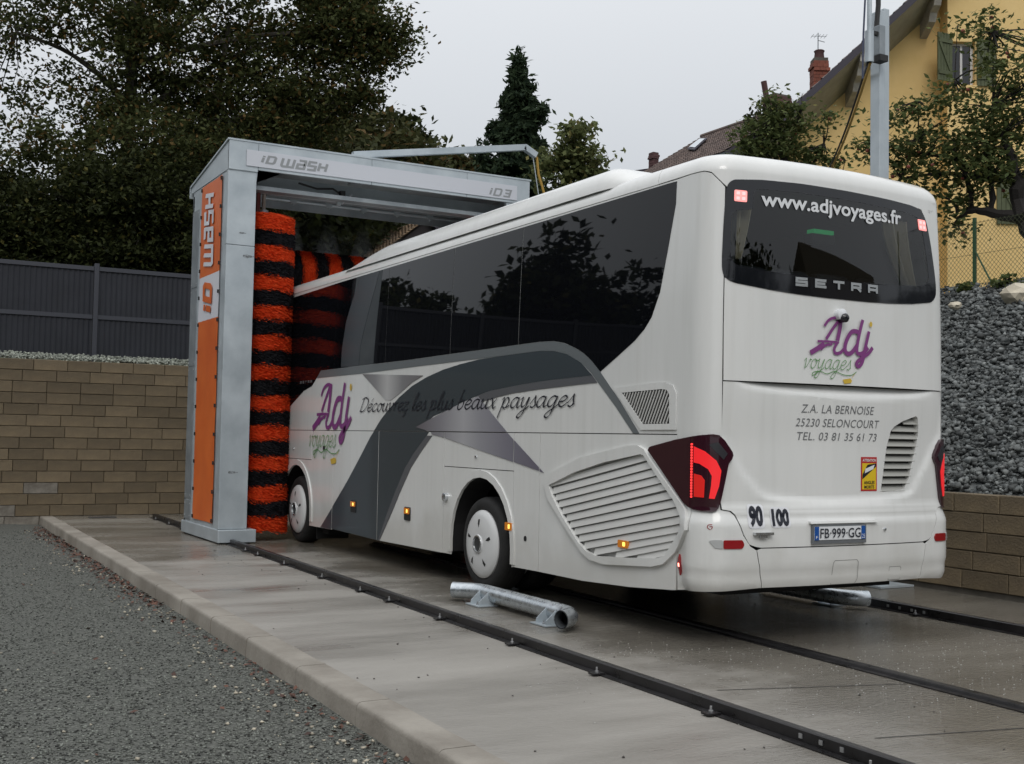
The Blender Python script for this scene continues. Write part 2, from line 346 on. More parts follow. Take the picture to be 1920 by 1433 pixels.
P_ = np.concatenate([bank_pts(22000, WX+.32, 8.5, .2, 6.5), bank_pts(9000, WX+.32, 8.5, -5, .2), bank_pts(9000, WX+.32, 8.5, 6.5, 15)])
V, F = rocks(P_, .028+.15*RNG.beta(1.6, 3.2, len(P_)), .8)
fast_mesh('crushed_stones', V, F, m_rock, label='heap of blue-grey crushed stones on the bank', kind='stuff')
for i, (px, py, s) in enumerate(((1790, 573, .17), (1903, 552, .42), (1916, 560, .3))):
    p = at(px, py, 18.2 if i else 18.8); bb = bmesh.new(); bmesh.ops.create_icosphere(bb, subdivisions=2, radius=s*.5)
    for v_ in bb.verts: v_.co *= 1+.22*math.sin(v_.co.x*23/s*.4+i)+.15*math.sin(v_.co.y*31/s*.4+v_.co.z*17/s*.4); v_.co.z *= .7
    me = bpy.data.meshes.new('pale_boulder'); bb.to_mesh(me); bb.free(); me.materials.append(m_pale); o = link_mesh('pale_boulder', me, None, p[:])
    tag(o, ['small pale stone lying on the dark bank', 'largest pale boulder at the top of the dark stone bank', 'pale rock at the right edge of the bank top'][i], 'stone', 'pale stones on the bank')
n = 5200; P_ = np.stack([RNG.uniform(-8, 3.4, n), RNG.uniform(WY+.05, 17.0, n), WT+RNG.uniform(-.01, .04, n)], 1)
P_[:, 2] += .13*(P_[:, 1]-WY); V, F = rocks(P_, RNG.uniform(.035, .085, n), .8)
fast_mesh('ballast_strip', V, F, m_rock2, label='strip of pale green ballast stones along the wall top', kind='stuff')
b = MB(); b.box(-24, 8.3, WY+.43, 24, 2.0, WT-.02, m_soil); b.build('wall_backfill', kind='structure')
# loose chips on the yard: denser near the camera
def yard_pts(n, pw):
    d = RNG.uniform(0, 1, n)**pw; yy = -3.5+18*d; x = kx(yy)-.03-RNG.uniform(0, 1, n)**1.0*(1.4+.42*np.clip(yy+4, 0, 30)*1.0)
    return x, yy
n = 90000; x, yy = yard_pts(n, 1.9); k = x > -13
P_ = np.stack([x, yy, yard_z(x, yy)+.003], 1)[k]; V, F = rocks(P_, RNG.uniform(.009, .028, len(P_)), .6)
fast_mesh('gravel_chips', V, F, m_fine, label='loose dark gravel chips spread over the yard', kind='stuff')
n = 700; x, yy = yard_pts(n, 1.5); x = np.where(RNG.uniform(size=n) < .45, kx(yy)-RNG.uniform(.03, .5, n), x)
P_ = np.stack([x, yy, yard_z(x, yy)+.008], 1); V, F = rocks(P_, RNG.uniform(.012, .045, n)**1.0, .6)
fast_mesh('pale_pebbles', V, F, m_pale, label='pale pebbles scattered in the gravel', kind='stuff')
m_litter = mat('dead_leaves', (.085, .036, .022), .7, island=.6)
n = 1100; yy = RNG.uniform(-2, 15, n); yy = np.where(RNG.uniform(size=n) < .55, RNG.uniform(5, 14.5, n), yy); x = kx(yy)-.04-np.abs(RNG.normal(0, .13, n))
P_ = np.stack([x, yy, yard_z(x, yy)+.015], 1)
x2, y2 = yard_pts(90, 1.2); P_ = np.concatenate([P_, np.stack([x2, y2, yard_z(x2, y2)+.012], 1)])
V, F = quads(P_, .034, flat=1.2, aspect=1.3); fast_mesh('leaf_litter', V, F, m_litter, label='red-brown fallen leaves along the foot of the kerb', kind='stuff')
# grit and soap flecks on the slab
m_grit = mat('slab_grit', (.06, .055, .05), .8, island=.5); m_foam = mat('soap_flecks', (.62, .62, .6), .6)
n = 260; x = RNG.uniform(-4.0, 1.6, n); yy = RNG.uniform(-3, 12, n); P_ = np.stack([x, yy, np.full(n, .004)], 1); V, F = rocks(P_, RNG.uniform(.006, .028, n), .5)
fast_mesh('slab_grit', V, F, m_grit, label='small dark grit lying on the slab', kind='stuff')
P_ = []
for (px, py, sx, sy, k) in ((1130, 1225, .3, .2, 60), (1150, 1280, .25, .2, 50), (1500, 1320, .5, .3, 60), (1840, 1215, .6, .3, 120), (1740, 1250, .6, .4, 130), (1850, 1290, .4, .3, 90), (1300, 1240, .5, .35, 60), (1390, 1240, .7, .5, 80)):
    c = hz(px, py, 0); P_.append(np.stack([RNG.normal(c.x, sx, k), RNG.normal(c.y, sy, k), np.full(k, .003)], 1))
P_ = np.concatenate(P_); V, F = rocks(P_, RNG.uniform(.005, .016, len(P_)), .3)
fast_mesh('soap_flecks', V, F, m_foam, label='white soap flecks drying on the slab', kind='stuff')

# ---- rails
m_rail = mat('black_rail', (.018, .017, .018), .35, spec=.5, var=.4, vscale=6, rvar=.12, metal=.3)
m_bolt = mat('zinc_bolt', (.45, .46, .47), .35, metal=.8)
def rail(name, xf, y0, y1, label, bolts=(), side=-1, h=.07, w=.055, slots=None):
    r = thing(name, (xf((y0+y1)/2), (y0+y1)/2, 0), label, 'rail'); q = MB()
    pr = [(-.5*w-.05*(side < 0), 0), (-.5*w-.05*(side < 0), .008), (-.5*w, .008), (-.5*w+.006, h-.006), (-.5*w+.014, h), (.5*w, h), (.5*w, 0)]
    if side > 0: pr = [(-a, z) for a, z in pr]
    V_ = []; N_ = 12
    for i in range(N_+1):
        y = y0+(y1-y0)*i/N_; V_ += [(xf(y)+a, y, z) for a, z in pr]
    k = len(pr); q.add(V_, [(i*k+j, i*k+(j+1) % k, (i+1)*k+(j+1) % k, (i+1)*k+j) for i in range(N_) for j in range(k)]+[tuple(range(k)), tuple(range(N_*k, N_*k+k))], m_rail)
    q.build('rail_bar', parent=r)
    for y in bolts:
        x = xf(y)+side*(w*.5+.06); c = MB(); c.box(x-.045, x+.045, y-.035, y+.035, .009, .02, m_rail); o = c.build('clip', parent=r)
        c = MB(); c.lathe((x, y, .02), (0, 0, 1), [(.0, 0), (.014, 0), (.014, .012), (.007, .013), (.007, .035), (0, .037)], m_bolt, 8); c.build('bolt', parent=o)
    if slots:
        for y in slots:
            c = MB(); c.box(xf(y)+side*(w*.5+.002)-.003, xf(y)+side*(w*.5+.002)+.003, y-.012, y+.012, .025, .05, m_bolt); c.build('slot', parent=r)
    return r
by = [14.3, 13.2, 12.2, 8.48, 7.9, 6.78, 5.41, 4.25, 3.49, 2.35, 1.04, -.15, -1.37, -2.6]
rail('crane_rail', lambda y: -2.405+.0187*y, -13, 14.9, 'black floor rail left of the coach, running in front of the grey column', by, -1, slots=[-2.05, -2.2, -2.35])
rail('guide_rail', lambda y: -.625+.036*y, -13, 9, 'low black guide rail running under the middle of the coach', [], -1, h=.03, w=.07)
rail('crane_rail', lambda y: 1.70+.05*y, -13, 14.9, 'black floor rail right of the coach, beside the low wall', [2.2, .9, -.4, 4, 5.5], -1, h=.08, w=.06, slots=[1.3, 1.15, 1.0, .85])
# ------------------------------------------------------------------ coach body surface: u runs round the body (negative left), v up the profile
BW=1.305; CX=.03; CR=.22; YB=.13; BUL=.08; BX=1.085
_f0=math.atan(2*BUL*1.12/BX**2)
XJ=BW-CR+CR*math.sin(_f0)
YC=YB+BUL*(XJ/BX)**2+CR*math.cos(_f0)
U1=XJ+CR*(math.pi/2-_f0)
VB=3.62; RB=.18
def smooth(a,b,x):
    t=min(1,max(0,(x-a)/(b-a))); return t*t*(3-2*t)
def tumb(v): return .04*((min(v,VB)-2.3)/1.3)**1.6 if v>2.3 else 0.
def prof(v):
    ins=0.; z=v
    if v>2.3: ins+=tumb(v)
    if v>VB:
        a=min((v-VB)/RB,math.pi/2); ins+=RB*(1-math.cos(a)); z=VB+RB*math.sin(a)
        w=v-VB-RB*math.pi/2
        if w>0: ins+=w; z+=.05*(1-math.exp(-w*3))
    return ins,z
def disp(u,v):
    d=0.; a=abs(u)
    if a<U1+.16 and v<1.06:
        d+=.04*smooth(1.06,.92,v)*smooth(U1+.16,U1-.02,a)
        d-=.05*smooth(.50,.38,v)
        d-=.012*smooth(.62,.56,v)
    return d
def base(u,v):
    ins,z=prof(v); a=abs(u); s=1 if u>0 else -1
    if a<=XJ: x=a; y=YB+BUL*(a/BX)**2
    elif a<=U1:
        f=_f0+(a-XJ)/CR; x=BW-CR+CR*math.sin(f); y=YC-CR*math.cos(f)
    else: x=BW; y=YC+(a-U1)
    k=(BW-ins)/BW
    return (CX+s*x*k,y+(ins-.6*tumb(v))*smooth(U1+1.2,U1,a),z)
def P(u,v,off=0.,D=True):
    p=base(u,v); e=1e-3
    a=base(u+e,v); b=base(u,v+e)
    t1=[a[i]-p[i] for i in range(3)]; t2=[b[i]-p[i] for i in range(3)]
    n=[t1[1]*t2[2]-t1[2]*t2[1], t1[2]*t2[0]-t1[0]*t2[2], t1[0]*t2[1]-t1[1]*t2[0]]
    l=math.sqrt(sum(c*c for c in n)) or 1; n=[c/l for c in n]
    h=off+(disp(u,v) if D else 0)
    return (p[0]+n[0]*h,p[1]+n[1]*h,p[2]+n[2]*h)

UE = U1+(12.2-YC)
HATCH_CREASE = [(-1.22, 1.62), (-1.097, 1.443), (-1.008, 1.315), (-.87, 1.174), (-.79, 1.130), (-.613, 1.108), (-.153, 1.092), (.363, 1.105), (.70, 1.130), (.80, 1.174), (.90, 1.30), (1.02, 1.443), (1.16, 1.62)]
def seg_dist(px, py, L):
    best = 9
    for (a, b), (c, d) in zip(L[:-1], L[1:]):
        vx, vy = c-a, d-b; t = max(0, min(1, ((px-a)*vx+(py-b)*vy)/(vx*vx+vy*vy)))
        e = math.hypot(px-a-vx*t, py-b-vy*t)
        if e < best: best = e
    return best
def in_poly(x, y, L):
    c = False; j = len(L)-1
    for i in range(len(L)):
        if (L[i][1] > y) != (L[j][1] > y) and x < (L[j][0]-L[i][0])*(y-L[i][1])/(L[j][1]-L[i][1])+L[i][0]: c = not c
        j = i
    return c
def hatch_disp(u, v):
    d = 0
    if .74 < v < 2.03 and abs(u) < 1.24:
        s = seg_dist(u, v, HATCH_CREASE); inside = in_poly(u, v, HATCH_CREASE+[(1.16, 2.2), (-1.22, 2.2)])
        sd = s if inside else -s
        d += -.022*smooth(-.015, .05, sd)*smooth(2.0, 1.5, v)
        vc = 2.012-.075*max(0, 1-(u/1.05)**2)**.8
        if v > vc-.03: d -= .055*smooth(vc-.02, 2.015, v)*max(0, 1-(u/1.07)**4)
        d += .012*smooth(.99, 1.02, v)*smooth(1.10, 1.05, v)
    return d
def cuts_for(lo, hi, L): return [c for c in L if lo+.004 < c < hi-.004]
UC = sorted(set([round(s*(U1+.0+x), 4) for s in (1, -1) for x in (-.36, -.31, -.27, -.23, -.19, -.15, -.11, -.07, -.03, .01, .06, .12, .2, .4, .8, 1.2)]+[round(x*.13, 4) for x in range(-8, 9)]+[s*(U1+1.2+1.3*i) for s in (1, -1) for i in range(9)]))
VC = sorted(set([.36, .38, .40, .43, .46, .5, .53, .56, .59, .62, .66, .8, .92, .95, .98, 1.01, 1.04, 1.07, 1.3, 1.6]+[2.3+.13*i for i in range(1, 11)]+[VB+RB*math.pi/2*i/7 for i in range(8)]+[3.95, 4.05, 4.2, 4.4, 4.7, 5.0, 5.3]))
def patch(name, outer, m, parent, holes=(), off=0.0, thick=.012, ucuts=None, vcuts=None, extra=None, fine=None, fn=None, label=None):
    fn = fn or P
    polys = [[Vector((a, b, 0)) for a, b in outer]]+[[Vector((a, b, 0)) for a, b in h] for h in holes]
    tris = tessellate_polygon(polys); flat = [p for L in polys for p in L]
    b = bmesh.new(); bv = [b.verts.new(p) for p in flat]
    for t in tris:
        try: b.faces.new([bv[i] for i in t])
        except ValueError: pass
    us = [p[0] for p in outer]; vs = [p[1] for p in outer]
    uc = UC if ucuts is None else ucuts; vc = VC if vcuts is None else vcuts
    if fine:
        st = fine; uc = [min(us)+st*i for i in range(1, int((max(us)-min(us))/st)+1)]; vc = sorted(set(list(vc)+[min(vs)+st*i for i in range(1, int((max(vs)-min(vs))/st)+1)]))
    for c in cuts_for(min(us), max(us), uc): bmesh.ops.bisect_plane(b, geom=b.verts[:]+b.edges[:]+b.faces[:], plane_co=(c, 0, 0), plane_no=(1, 0, 0), dist=1e-5)
    for c in cuts_for(min(vs), max(vs), vc): bmesh.ops.bisect_plane(b, geom=b.verts[:]+b.edges[:]+b.faces[:], plane_co=(0, c, 0), plane_no=(0, 1, 0), dist=1e-5)
    bmesh.ops.remove_doubles(b, verts=b.verts[:], dist=2e-5)
    lo = {}
    for v in b.verts: v.index = -1
    b.verts.index_update()
    coords = []; low = []
    for v in b.verts:
        e = extra(v.co.x, v.co.y) if extra else 0
        coords.append(fn(v.co.x, v.co.y, off+e)); low.append((v.co.x, v.co.y, off+e-thick))
    faces = [[v.index for v in f.verts] for f in b.faces]
    # orientation: (u,v) counter-clockwise faces outwards
    for i, f in enumerate(b.faces):
        if f.normal.z < 0: faces[i] = faces[i][::-1]
    n0 = len(faces); V_ = list(coords); lowi = {}
    if thick > 0:
        for e in b.edges:
            if len(e.link_faces) == 1:
                a, c = e.verts[0].index, e.verts[1].index
                for k in (a, c):
                    if k not in lowi: lowi[k] = len(V_); V_.append(fn(*low[k]))
                f = e.link_faces[0]; cen = f.calc_center_median(); A, B_ = b.verts[a] if False else e.verts[0].co, e.verts[1].co
                cr_ = (B_.x-A.x)*(cen.y-A.y)-(B_.y-A.y)*(cen.x-A.x)
                faces.append([a, lowi[a], lowi[c], c] if cr_ > 0 else [c, lowi[c], lowi[a], a])
    b.free()
    og = ORG[parent.name]; me = bpy.data.meshes.new(name); me.from_pydata([(p[0]-og[0], p[1]-og[1], p[2]-og[2]) for p in V_], [], faces)
    me.materials.append(m); me.polygons.foreach_set('use_smooth', [True]*len(faces)); me.update(); me.set_sharp_from_angle(angle=math.radians(38))
    o = link_mesh(name, me, parent)
    if label: o['label'] = label
    return o
def mir(L): return [(-a, b) for a, b in L][::-1]
def rrect(u0, u1, v0, v1, r, n=4):
    o = []
    for cx, cy, a0 in ((u1-r, v1-r, 0), (u0+r, v1-r, 90), (u0+r, v0+r, 180), (u1-r, v0+r, 270)):
        for i in range(n+1): a = math.radians(a0+90*i/n); o.append((cx+r*math.cos(a), cy+r*math.sin(a)))
    return o
def roundpoly(L, r, n=4):
    o = []; N_ = len(L)
    for i in range(N_):
        p = Vector(L[i]); a = Vector(L[i-1])-p; c = Vector(L[(i+1) % N_])-p; q = min(r, a.length*.45, c.length*.45)
        A = p+a.normalized()*q; C_ = p+c.normalized()*q
        for k in range(n+1): t = k/n; o.append(tuple(A*(1-t)**2+p*2*t*(1-t)+C_*t*t))
    return o

m_white = mat('white_coach_paint', (.69, .70, .685), .26, coat=.5, vscale=2.2, col2=(.75, .755, .74), detail=6, ramp=(.3, .7), stretch=(1.5, 1.5, .25))
def road_film(m):
    nt = m.node_tree; N = nt.nodes; L = nt.links; b = N['Principled BSDF']; src = b.inputs['Base Color'].links[0].from_socket
    t = N.new('ShaderNodeTexCoord'); sp = N.new('ShaderNodeSeparateXYZ'); L.new(t.outputs['Object'], sp.inputs[0])
    mp = N.new('ShaderNodeMapping'); mp.inputs['Scale'].default_value = (14, 14, .55); L.new(t.outputs['Object'], mp.inputs[0])
    n = N.new('ShaderNodeTexNoise'); n.inputs['Scale'].default_value = 1.0; n.inputs['Detail'].default_value = 5; L.new(mp.outputs[0], n.inputs['Vector'])
    r = N.new('ShaderNodeMapRange'); r.inputs['From Min'].default_value = .52; r.inputs['From Max'].default_value = .75; r.inputs['To Max'].default_value = .11; L.new(n.outputs['Fac'], r.inputs['Value'])
    n2 = N.new('ShaderNodeTexNoise'); n2.inputs['Scale'].default_value = 2.2; n2.inputs['Detail'].default_value = 8; L.new(t.outputs['Object'], n2.inputs['Vector'])
    g = N.new('ShaderNodeMath'); g.operation = 'MULTIPLY_ADD'; g.inputs[1].default_value = -.9; L.new(n2.outputs['Fac'], g.inputs[0]); L.new(sp.outputs['Z'], g.inputs[2])
    q = N.new('ShaderNodeMapRange'); q.interpolation_type = 'SMOOTHSTEP'; q.inputs['From Min'].default_value = .42; q.inputs['From Max'].default_value = -.12; q.inputs['To Max'].default_value = .42; L.new(g.outputs[0], q.inputs['Value'])
    a = N.new('ShaderNodeMath'); a.operation = 'MAXIMUM'; L.new(r.outputs[0], a.inputs[0]); L.new(q.outputs[0], a.inputs[1])
    c = N.new('ShaderNodeMixRGB'); c.inputs['Color2'].default_value = (.40, .385, .34, 1); L.new(a.outputs[0], c.inputs['Fac']); L.new(src, c.inputs['Color1']); L.new(c.outputs[0], b.inputs['Base Color'])
road_film(m_white)
m_dark = mat('dark_chassis', (.010, .010, .011), .75)
m_glassb = mat('privacy_glass', (.004, .0045, .006), .015, spec=.32)
m_frit = mat('black_glass_border', (.008, .009, .012), .06, spec=.6)
m_silver = mat('silver_band', (.17, .19, .20), .38, metal=.25, coat=.2)
m_slate = mat('slate_livery', (.034, .047, .056), .36, coat=.25)
m_grey = mat('mid_grey_livery', (.10, .105, .115), .36, coat=.2)
m_seal = mat('panel_gap', (.012, .012, .013), .7)
m_rub = mat('tyre_rubber', (.012, .012, .012), .78, var=.3, vscale=12, bump=.2, bscale=60)
m_cap = mat('white_wheel_cover', (.62, .63, .63), .28, coat=.3)
m_lens = mat('dark_red_lens', (.035, .009, .016), .06, spec=.6, coat=.4)
m_red = mat('lit_red_light', (.5, .01, .01), .3, emis=(1, .03, .04), estr=.5)
m_redd = mat('dim_red_light', (.4, .01, .01), .3, emis=(1, .03, .02), estr=.30)
m_led = mat('red_led', (.8, .02, .02), .3, emis=(1, .05, .05), estr=1.5)
m_amber = mat('amber_lens', (.45, .13, .01), .2, coat=.4, emis=(1, .35, .02), estr=.15)
m_amberl = mat('amber_bulb', (.9, .4, .05), .3, emis=(1, .62, .12), estr=1.6)
m_reflr = mat('red_reflector', (.28, .008, .012), .15, coat=.6)
m_clear = mat('clear_lens', (.42, .43, .43), .15, coat=.6)
m_chrome = mat('bright_metal', (.6, .62, .64), .2, metal=.9)
m_black = mat('black_print', (.010, .012, .022), .4)
m_purple = mat('purple_print', (.21, .045, .20), .4)
m_green = mat('green_print', (.10, .26, .08), .4)
m_yellow = mat('yellow_print', (.62, .42, .05), .4)
m_gprint = mat('grey_print', (.15, .155, .16), .5)
m_wprint = mat('white_print', (.72, .74, .76), .4)
m_louv = mat('louvre_white', (.60, .60, .58), .35)
def gradmat(name, stops, axis='Y', lo=0, hi=1):
    m = bpy.data.materials.new(name); m.use_nodes = True; nt = m.node_tree; N = nt.nodes; L = nt.links; b = N['Principled BSDF']
    b.inputs['Roughness'].default_value = .35; b.inputs['Coat Weight'].default_value = .2
    t = N.new('ShaderNodeTexCoord'); s = N.new('ShaderNodeSeparateXYZ'); L.new(t.outputs['Object'], s.inputs[0])
    q = N.new('ShaderNodeMapRange'); q.inputs['From Min'].default_value = lo; q.inputs['From Max'].default_value = hi; L.new(s.outputs[axis], q.inputs['Value'])
    r = N.new('ShaderNodeValToRGB'); L.new(q.outputs['Result'], r.inputs[0]); e = r.color_ramp.elements
    e[0].position, e[0].color = stops[0][0], (*stops[0][1], 1); e[1].position, e[1].color = stops[-1][0], (*stops[-1][1], 1)
    for p, c in stops[1:-1]: x = e.new(p); x.color = (*c, 1)
    L.new(r.outputs['Color'], b.inputs['Base Color']); return m

bus = thing('motor_coach', (CX, 6.2, 0), 'white touring coach with grey swoosh livery and Adj voyages lettering', 'coach')
OY = 6.2
def yc(u): return YC+(abs(u)-U1)     # world y of a side u
CA_R = yc(-4.88); CA_F = CA_R+5.73   # wheel centres
def arch(uc, r, rz=None, zc=.475, n=14, zb=.2):
    rz = rz or r; a = [(uc-r, zb)]
    for i in range(n+1): t = math.pi*(1-i/n); a.append((uc+r*math.cos(t), zc+rz*math.sin(t)))
    return a+[(uc+r, zb)]
UR, UFR = -4.88, -10.61
# inner dark shell
for s in (1, -1):
    L_ = [(-UE+.05, .34), (UFR-.68, .34)]+arch(UFR, .66, .66, zb=.34)[1:-1]+[(UFR+.68, .34), (UR-.68, .34)]+arch(UR, .665, .68, zb=.34)[1:-1]+[(UR+.68, .34), (-2.4, .38), (-1.6, .43), (-1.24, .47), (-1.24, 3.6), (-UE+.05, 3.6)]
    patch('inner_shell', L_ if s == 1 else mir(L_), m_dark, bus, off=-.03, thick=.3)
patch('inner_shell', [(-1.235, .48), (1.235, .48), (1.235, 2.66), (-1.235, 2.66)], m_dark, bus, off=-.06, thick=.02)
# side panels
G = .004
def side_panel(name, L_, **k):
    patch(name, L_, m_white, bus, **k)
    if name not in ('luggage_door',) or True:
        patch(name, mir(L_), m_white, bus, **{kk: ([mir(h) for h in vv] if kk == 'holes' else vv) for kk, vv in k.items() if kk != 'extra'})
side_panel('upper_side_panel', [(-UE, 1.612), (-1.616, 1.612), (-1.616, 1.50), (-1.184, 1.50), (-1.184, 2.79), (-1.192, 3.498), (-1.225, 3.535), (-1.30, 3.61), (-1.36, 3.628), (-1.5, 3.632), (-1.7, 3.627), (-UE, 3.627)])
side_panel('service_flap', [(-5.745, 1.240), (-4.208, 1.240), (-4.208, 1.604), (-5.745, 1.604)])
side_panel('service_flap', [(-11.30, 1.200), (-10.008, 1.200), (-10.008, 1.604), (-11.30, 1.604)])
side_panel('luggage_door', [(-9.142, .305), (-7.588, .285), (-7.588, 1.604), (-9.142, 1.604)])
side_panel('luggage_door', [(-7.580, .285), (-5.753, .306), (-5.753, 1.604), (-7.580, 1.604)])
side_panel('pillar_panel', [(-4.20, .318), (-3.712, .325), (-3.712, 1.604), (-4.20, 1.604)])
side_panel('wheel_arch_panel', [(-5.745, .308)]+[(UR-.665, .31)]+arch(UR, .66, .68, zb=.31)[1:-1]+[(UR+.665, .31), (-4.208, .315), (-4.208, 1.232), (-5.745, 1.232)])
fa = arch(UFR, .62, .64, zb=.28)[1:-1]
side_panel('wheel_arch_panel', [(-11.30, .3)]+[(UFR-.625, .3)]+fa+[(UFR+.58, .28), (-9.150, .29), (-9.150, 1.604), (-10.0, 1.604), (-10.0, 1.192), (-11.30, 1.192)])
side_panel('front_side_panel', [(-UE, .32), (-11.308, .30), (-11.308, 1.604), (-UE, 1.604)])
GR_IN = [(-3.501, 1.132), (-3.073, 1.263), (-2.603, 1.365), (-2.068, 1.446), (-2.027, 1.439), (-1.791, 1.238), (-1.619, 1.098), (-1.523, .977), (-1.510, .896), (-1.725, .662), (-1.826, .634), (-2.233, .598), (-2.692, .568), (-2.842, .59), (-2.977, .654), (-3.272, .878), (-3.448, 1.05)]
GR_OUT = [(-3.60, 1.17), (-3.459, 1.25), (-2.979, 1.396), (-2.254, 1.512), (-2.111, 1.518), (-2.02, 1.487), (-1.921, 1.394), (-1.559, 1.111), (-1.476, 1.04), (-1.435, .974), (-1.425, .886), (-1.596, .700), (-1.747, .595), (-1.903, .560), (-2.581, .508), (-2.80, .525), (-2.93, .577), (-3.17, .745), (-3.52, 1.010)]
cen = (-2.4, 1.0)
def scale_poly(L_, k, kv=None): kv = kv or k; return [(cen[0]+(a-cen[0])*k, cen[1]+(b-cen[1])*kv) for a, b in L_]
side_panel('engine_side_panel', [(-3.704, .325), (-2.949, .328), (-2.227, .360), (-1.66, .405), (-1.618, .41), (-1.608, .69), (-1.57, .72), (-1.44, .85), (-1.42, .9), (-1.42, 1.0), (-1.44, 1.08), (-1.60, 1.20), (-1.622, 1.25), (-1.622, 1.604), (-3.704, 1.604)], holes=[scale_poly(GR_IN, 1.01)])
side_panel('corner_bumper', [(-1.592, .415), (-.846, .46), (-.905, .745), (-.958, .775), (-1.020, .858), (-1.084, 1.008), (-1.118, 1.036), (-1.188, 1.047), (-1.196, 1.12), (-1.196, 1.50), (-1.61, 1.50), (-1.61, 1.20), (-1.435, 1.08), (-1.412, 1.0), (-1.412, .88), (-1.50, .78), (-1.598, .69)], fine=None, ucuts=sorted(set(UC+[-1.55+.03*i for i in range(22)])))
patch('bumper_center', [(-.838, .46), (.838, .46), (.897, .745), (.86, .757), (-.86, .757), (-.897, .745)], m_white, bus)
hl = [(-.86, .765), (.86, .765), (.910, .772), (.965, .79), (1.012, .862), (1.076, 1.012), (1.110, 1.041), (1.178, 1.052), (1.188, 1.12), (1.186, 1.40), (1.180, 1.62), (1.176, 2.014)]
hatch_holes = [[(.408, 1.192), (.427, 1.175), (.55, 1.181), (.70, 1.198), (.755, 1.279), (.845, 1.523), (.878, 1.64), (.874, 1.72), (.858, 1.785), (.835, 1.800), (.663, 1.753), (.564, 1.709), (.518, 1.667), (.473, 1.532)]]
patch('engine_hatch', hl+[(-a, b) for a, b in hl[::-1]], m_white, bus, holes=hatch_holes, fine=.035, extra=hatch_disp)
def upper_disp(u, v): return .008*smooth(2.25, 2.03, v)
patch('rear_panel', [(-1.176, 2.022), (1.176, 2.022), (1.176, 2.80), (-1.176, 2.80)], m_white, bus, extra=upper_disp)
# roof
cap_l = [(-1.95, 3.635), (-1.5, 3.640), (-1.36, 3.636), (-1.30, 3.619), (-1.22, 3.54), (-1.175, 3.50)]
VT = VB+RB*math.pi/2+BW-.03
cap_poly = [(-1.95, VT)]+cap_l+[(-1.13, 3.52), (-.9, 3.55), (.9, 3.55), (1.12, 3.52)]+[(-a, b) for a, b in cap_l[::-1]]+[(1.95, VT)]
patch('roof_cap', cap_poly, m_white, bus)
for s in (1, -1):
    L_ = [(-UE, 3.634), (-1.957, 3.634), (-1.957, VT+.028), (-UE, VT+.028)]
    patch('roof_panel', L_ if s == 1 else mir(L_), m_white, bus)
# front face (mostly behind the brush): rounded nose with a raked windscreen
def nose(uu, v, off=0.0):
    a = uu/1.3; y = 12.2+.42*(1-abs(a)**2.6)-.30*max(0, (v-1.9)/1.8)**1.6; k = (BW-prof(v)[0])/BW
    return (CX+uu*k, y+off, prof(v)[1])
for nm, L_, m_, o_ in (('front_panel', [(-1.3, .32), (1.3, .32), (1.3, 3.7), (-1.3, 3.7)], m_white, 0), ('windscreen', rrect(-1.22, 1.22, 1.1, 3.45, .2), m_glassb, .01)):
    patch(nm, L_, m_, bus, off=o_, thick=.03, fn=nose, ucuts=[-1.2+.2*i for i in range(13)], vcuts=[1.9+.2*i for i in range(10)])
q = MB()
for s in (1, -1):
    q.lathe((CX+s*.85, 12.56, .85), (0, 1, 0), [(.11, -.05), (.11, .03), (.08, .05), (0, .055)], m_clear, 16)
q.build('headlight', parent=bus)
# roof spoiler / air conditioning fairing
def spoil(side):
    q = MB(); vs = []; N_ = 44; y0, y1 = 1.42, 8.05; prof_n = 9
    for i in range(N_+1):
        y = y0+(y1-y0)*i/N_; t = (y-y0)/(y1-y0)
        rise = smooth(0, .10, t)**.5 if t < .10 else 1.0
        h = .215*(smooth(-.02, .07, t))*(1 if t < .80 else max(0.0, 1-((t-.80)/.2)**1.7)); h = max(h, .0)
        xo = .085*smooth(0, .06, t)
        for j in range(prof_n):
            a = j/(prof_n-1)
            if a < .78:
                th = math.pi/2*a/.78; x = 1.165+xo-.25*(1-math.cos(th)); z = 3.735+(h+.02)*math.sin(th)
            else: x = (.93+xo-.08)-(a-.78)/.22*.5; z = 3.735+(h+.02)
            vs.append((CX-side*x, y, z))
    fs = [(i*prof_n+j, i*prof_n+j+1, (i+1)*prof_n+j+1, (i+1)*prof_n+j) for i in range(N_) for j in range(prof_n-1)]
    q.add(vs, fs, m_white, True); q.add([vs[0], vs[prof_n-1], (vs[prof_n-1][0], y0, 3.7), (vs[0][0], y0, 3.7)], [(0, 1, 2, 3)], m_white)
    q.build('roof_fairing', parent=bus)
spoil(1); spoil(-1)
q = MB(); q.box(CX-.62, CX+.62, 1.6, 6.9, 3.75, 3.93, m_white, .05); q.build('roof_unit', parent=bus)

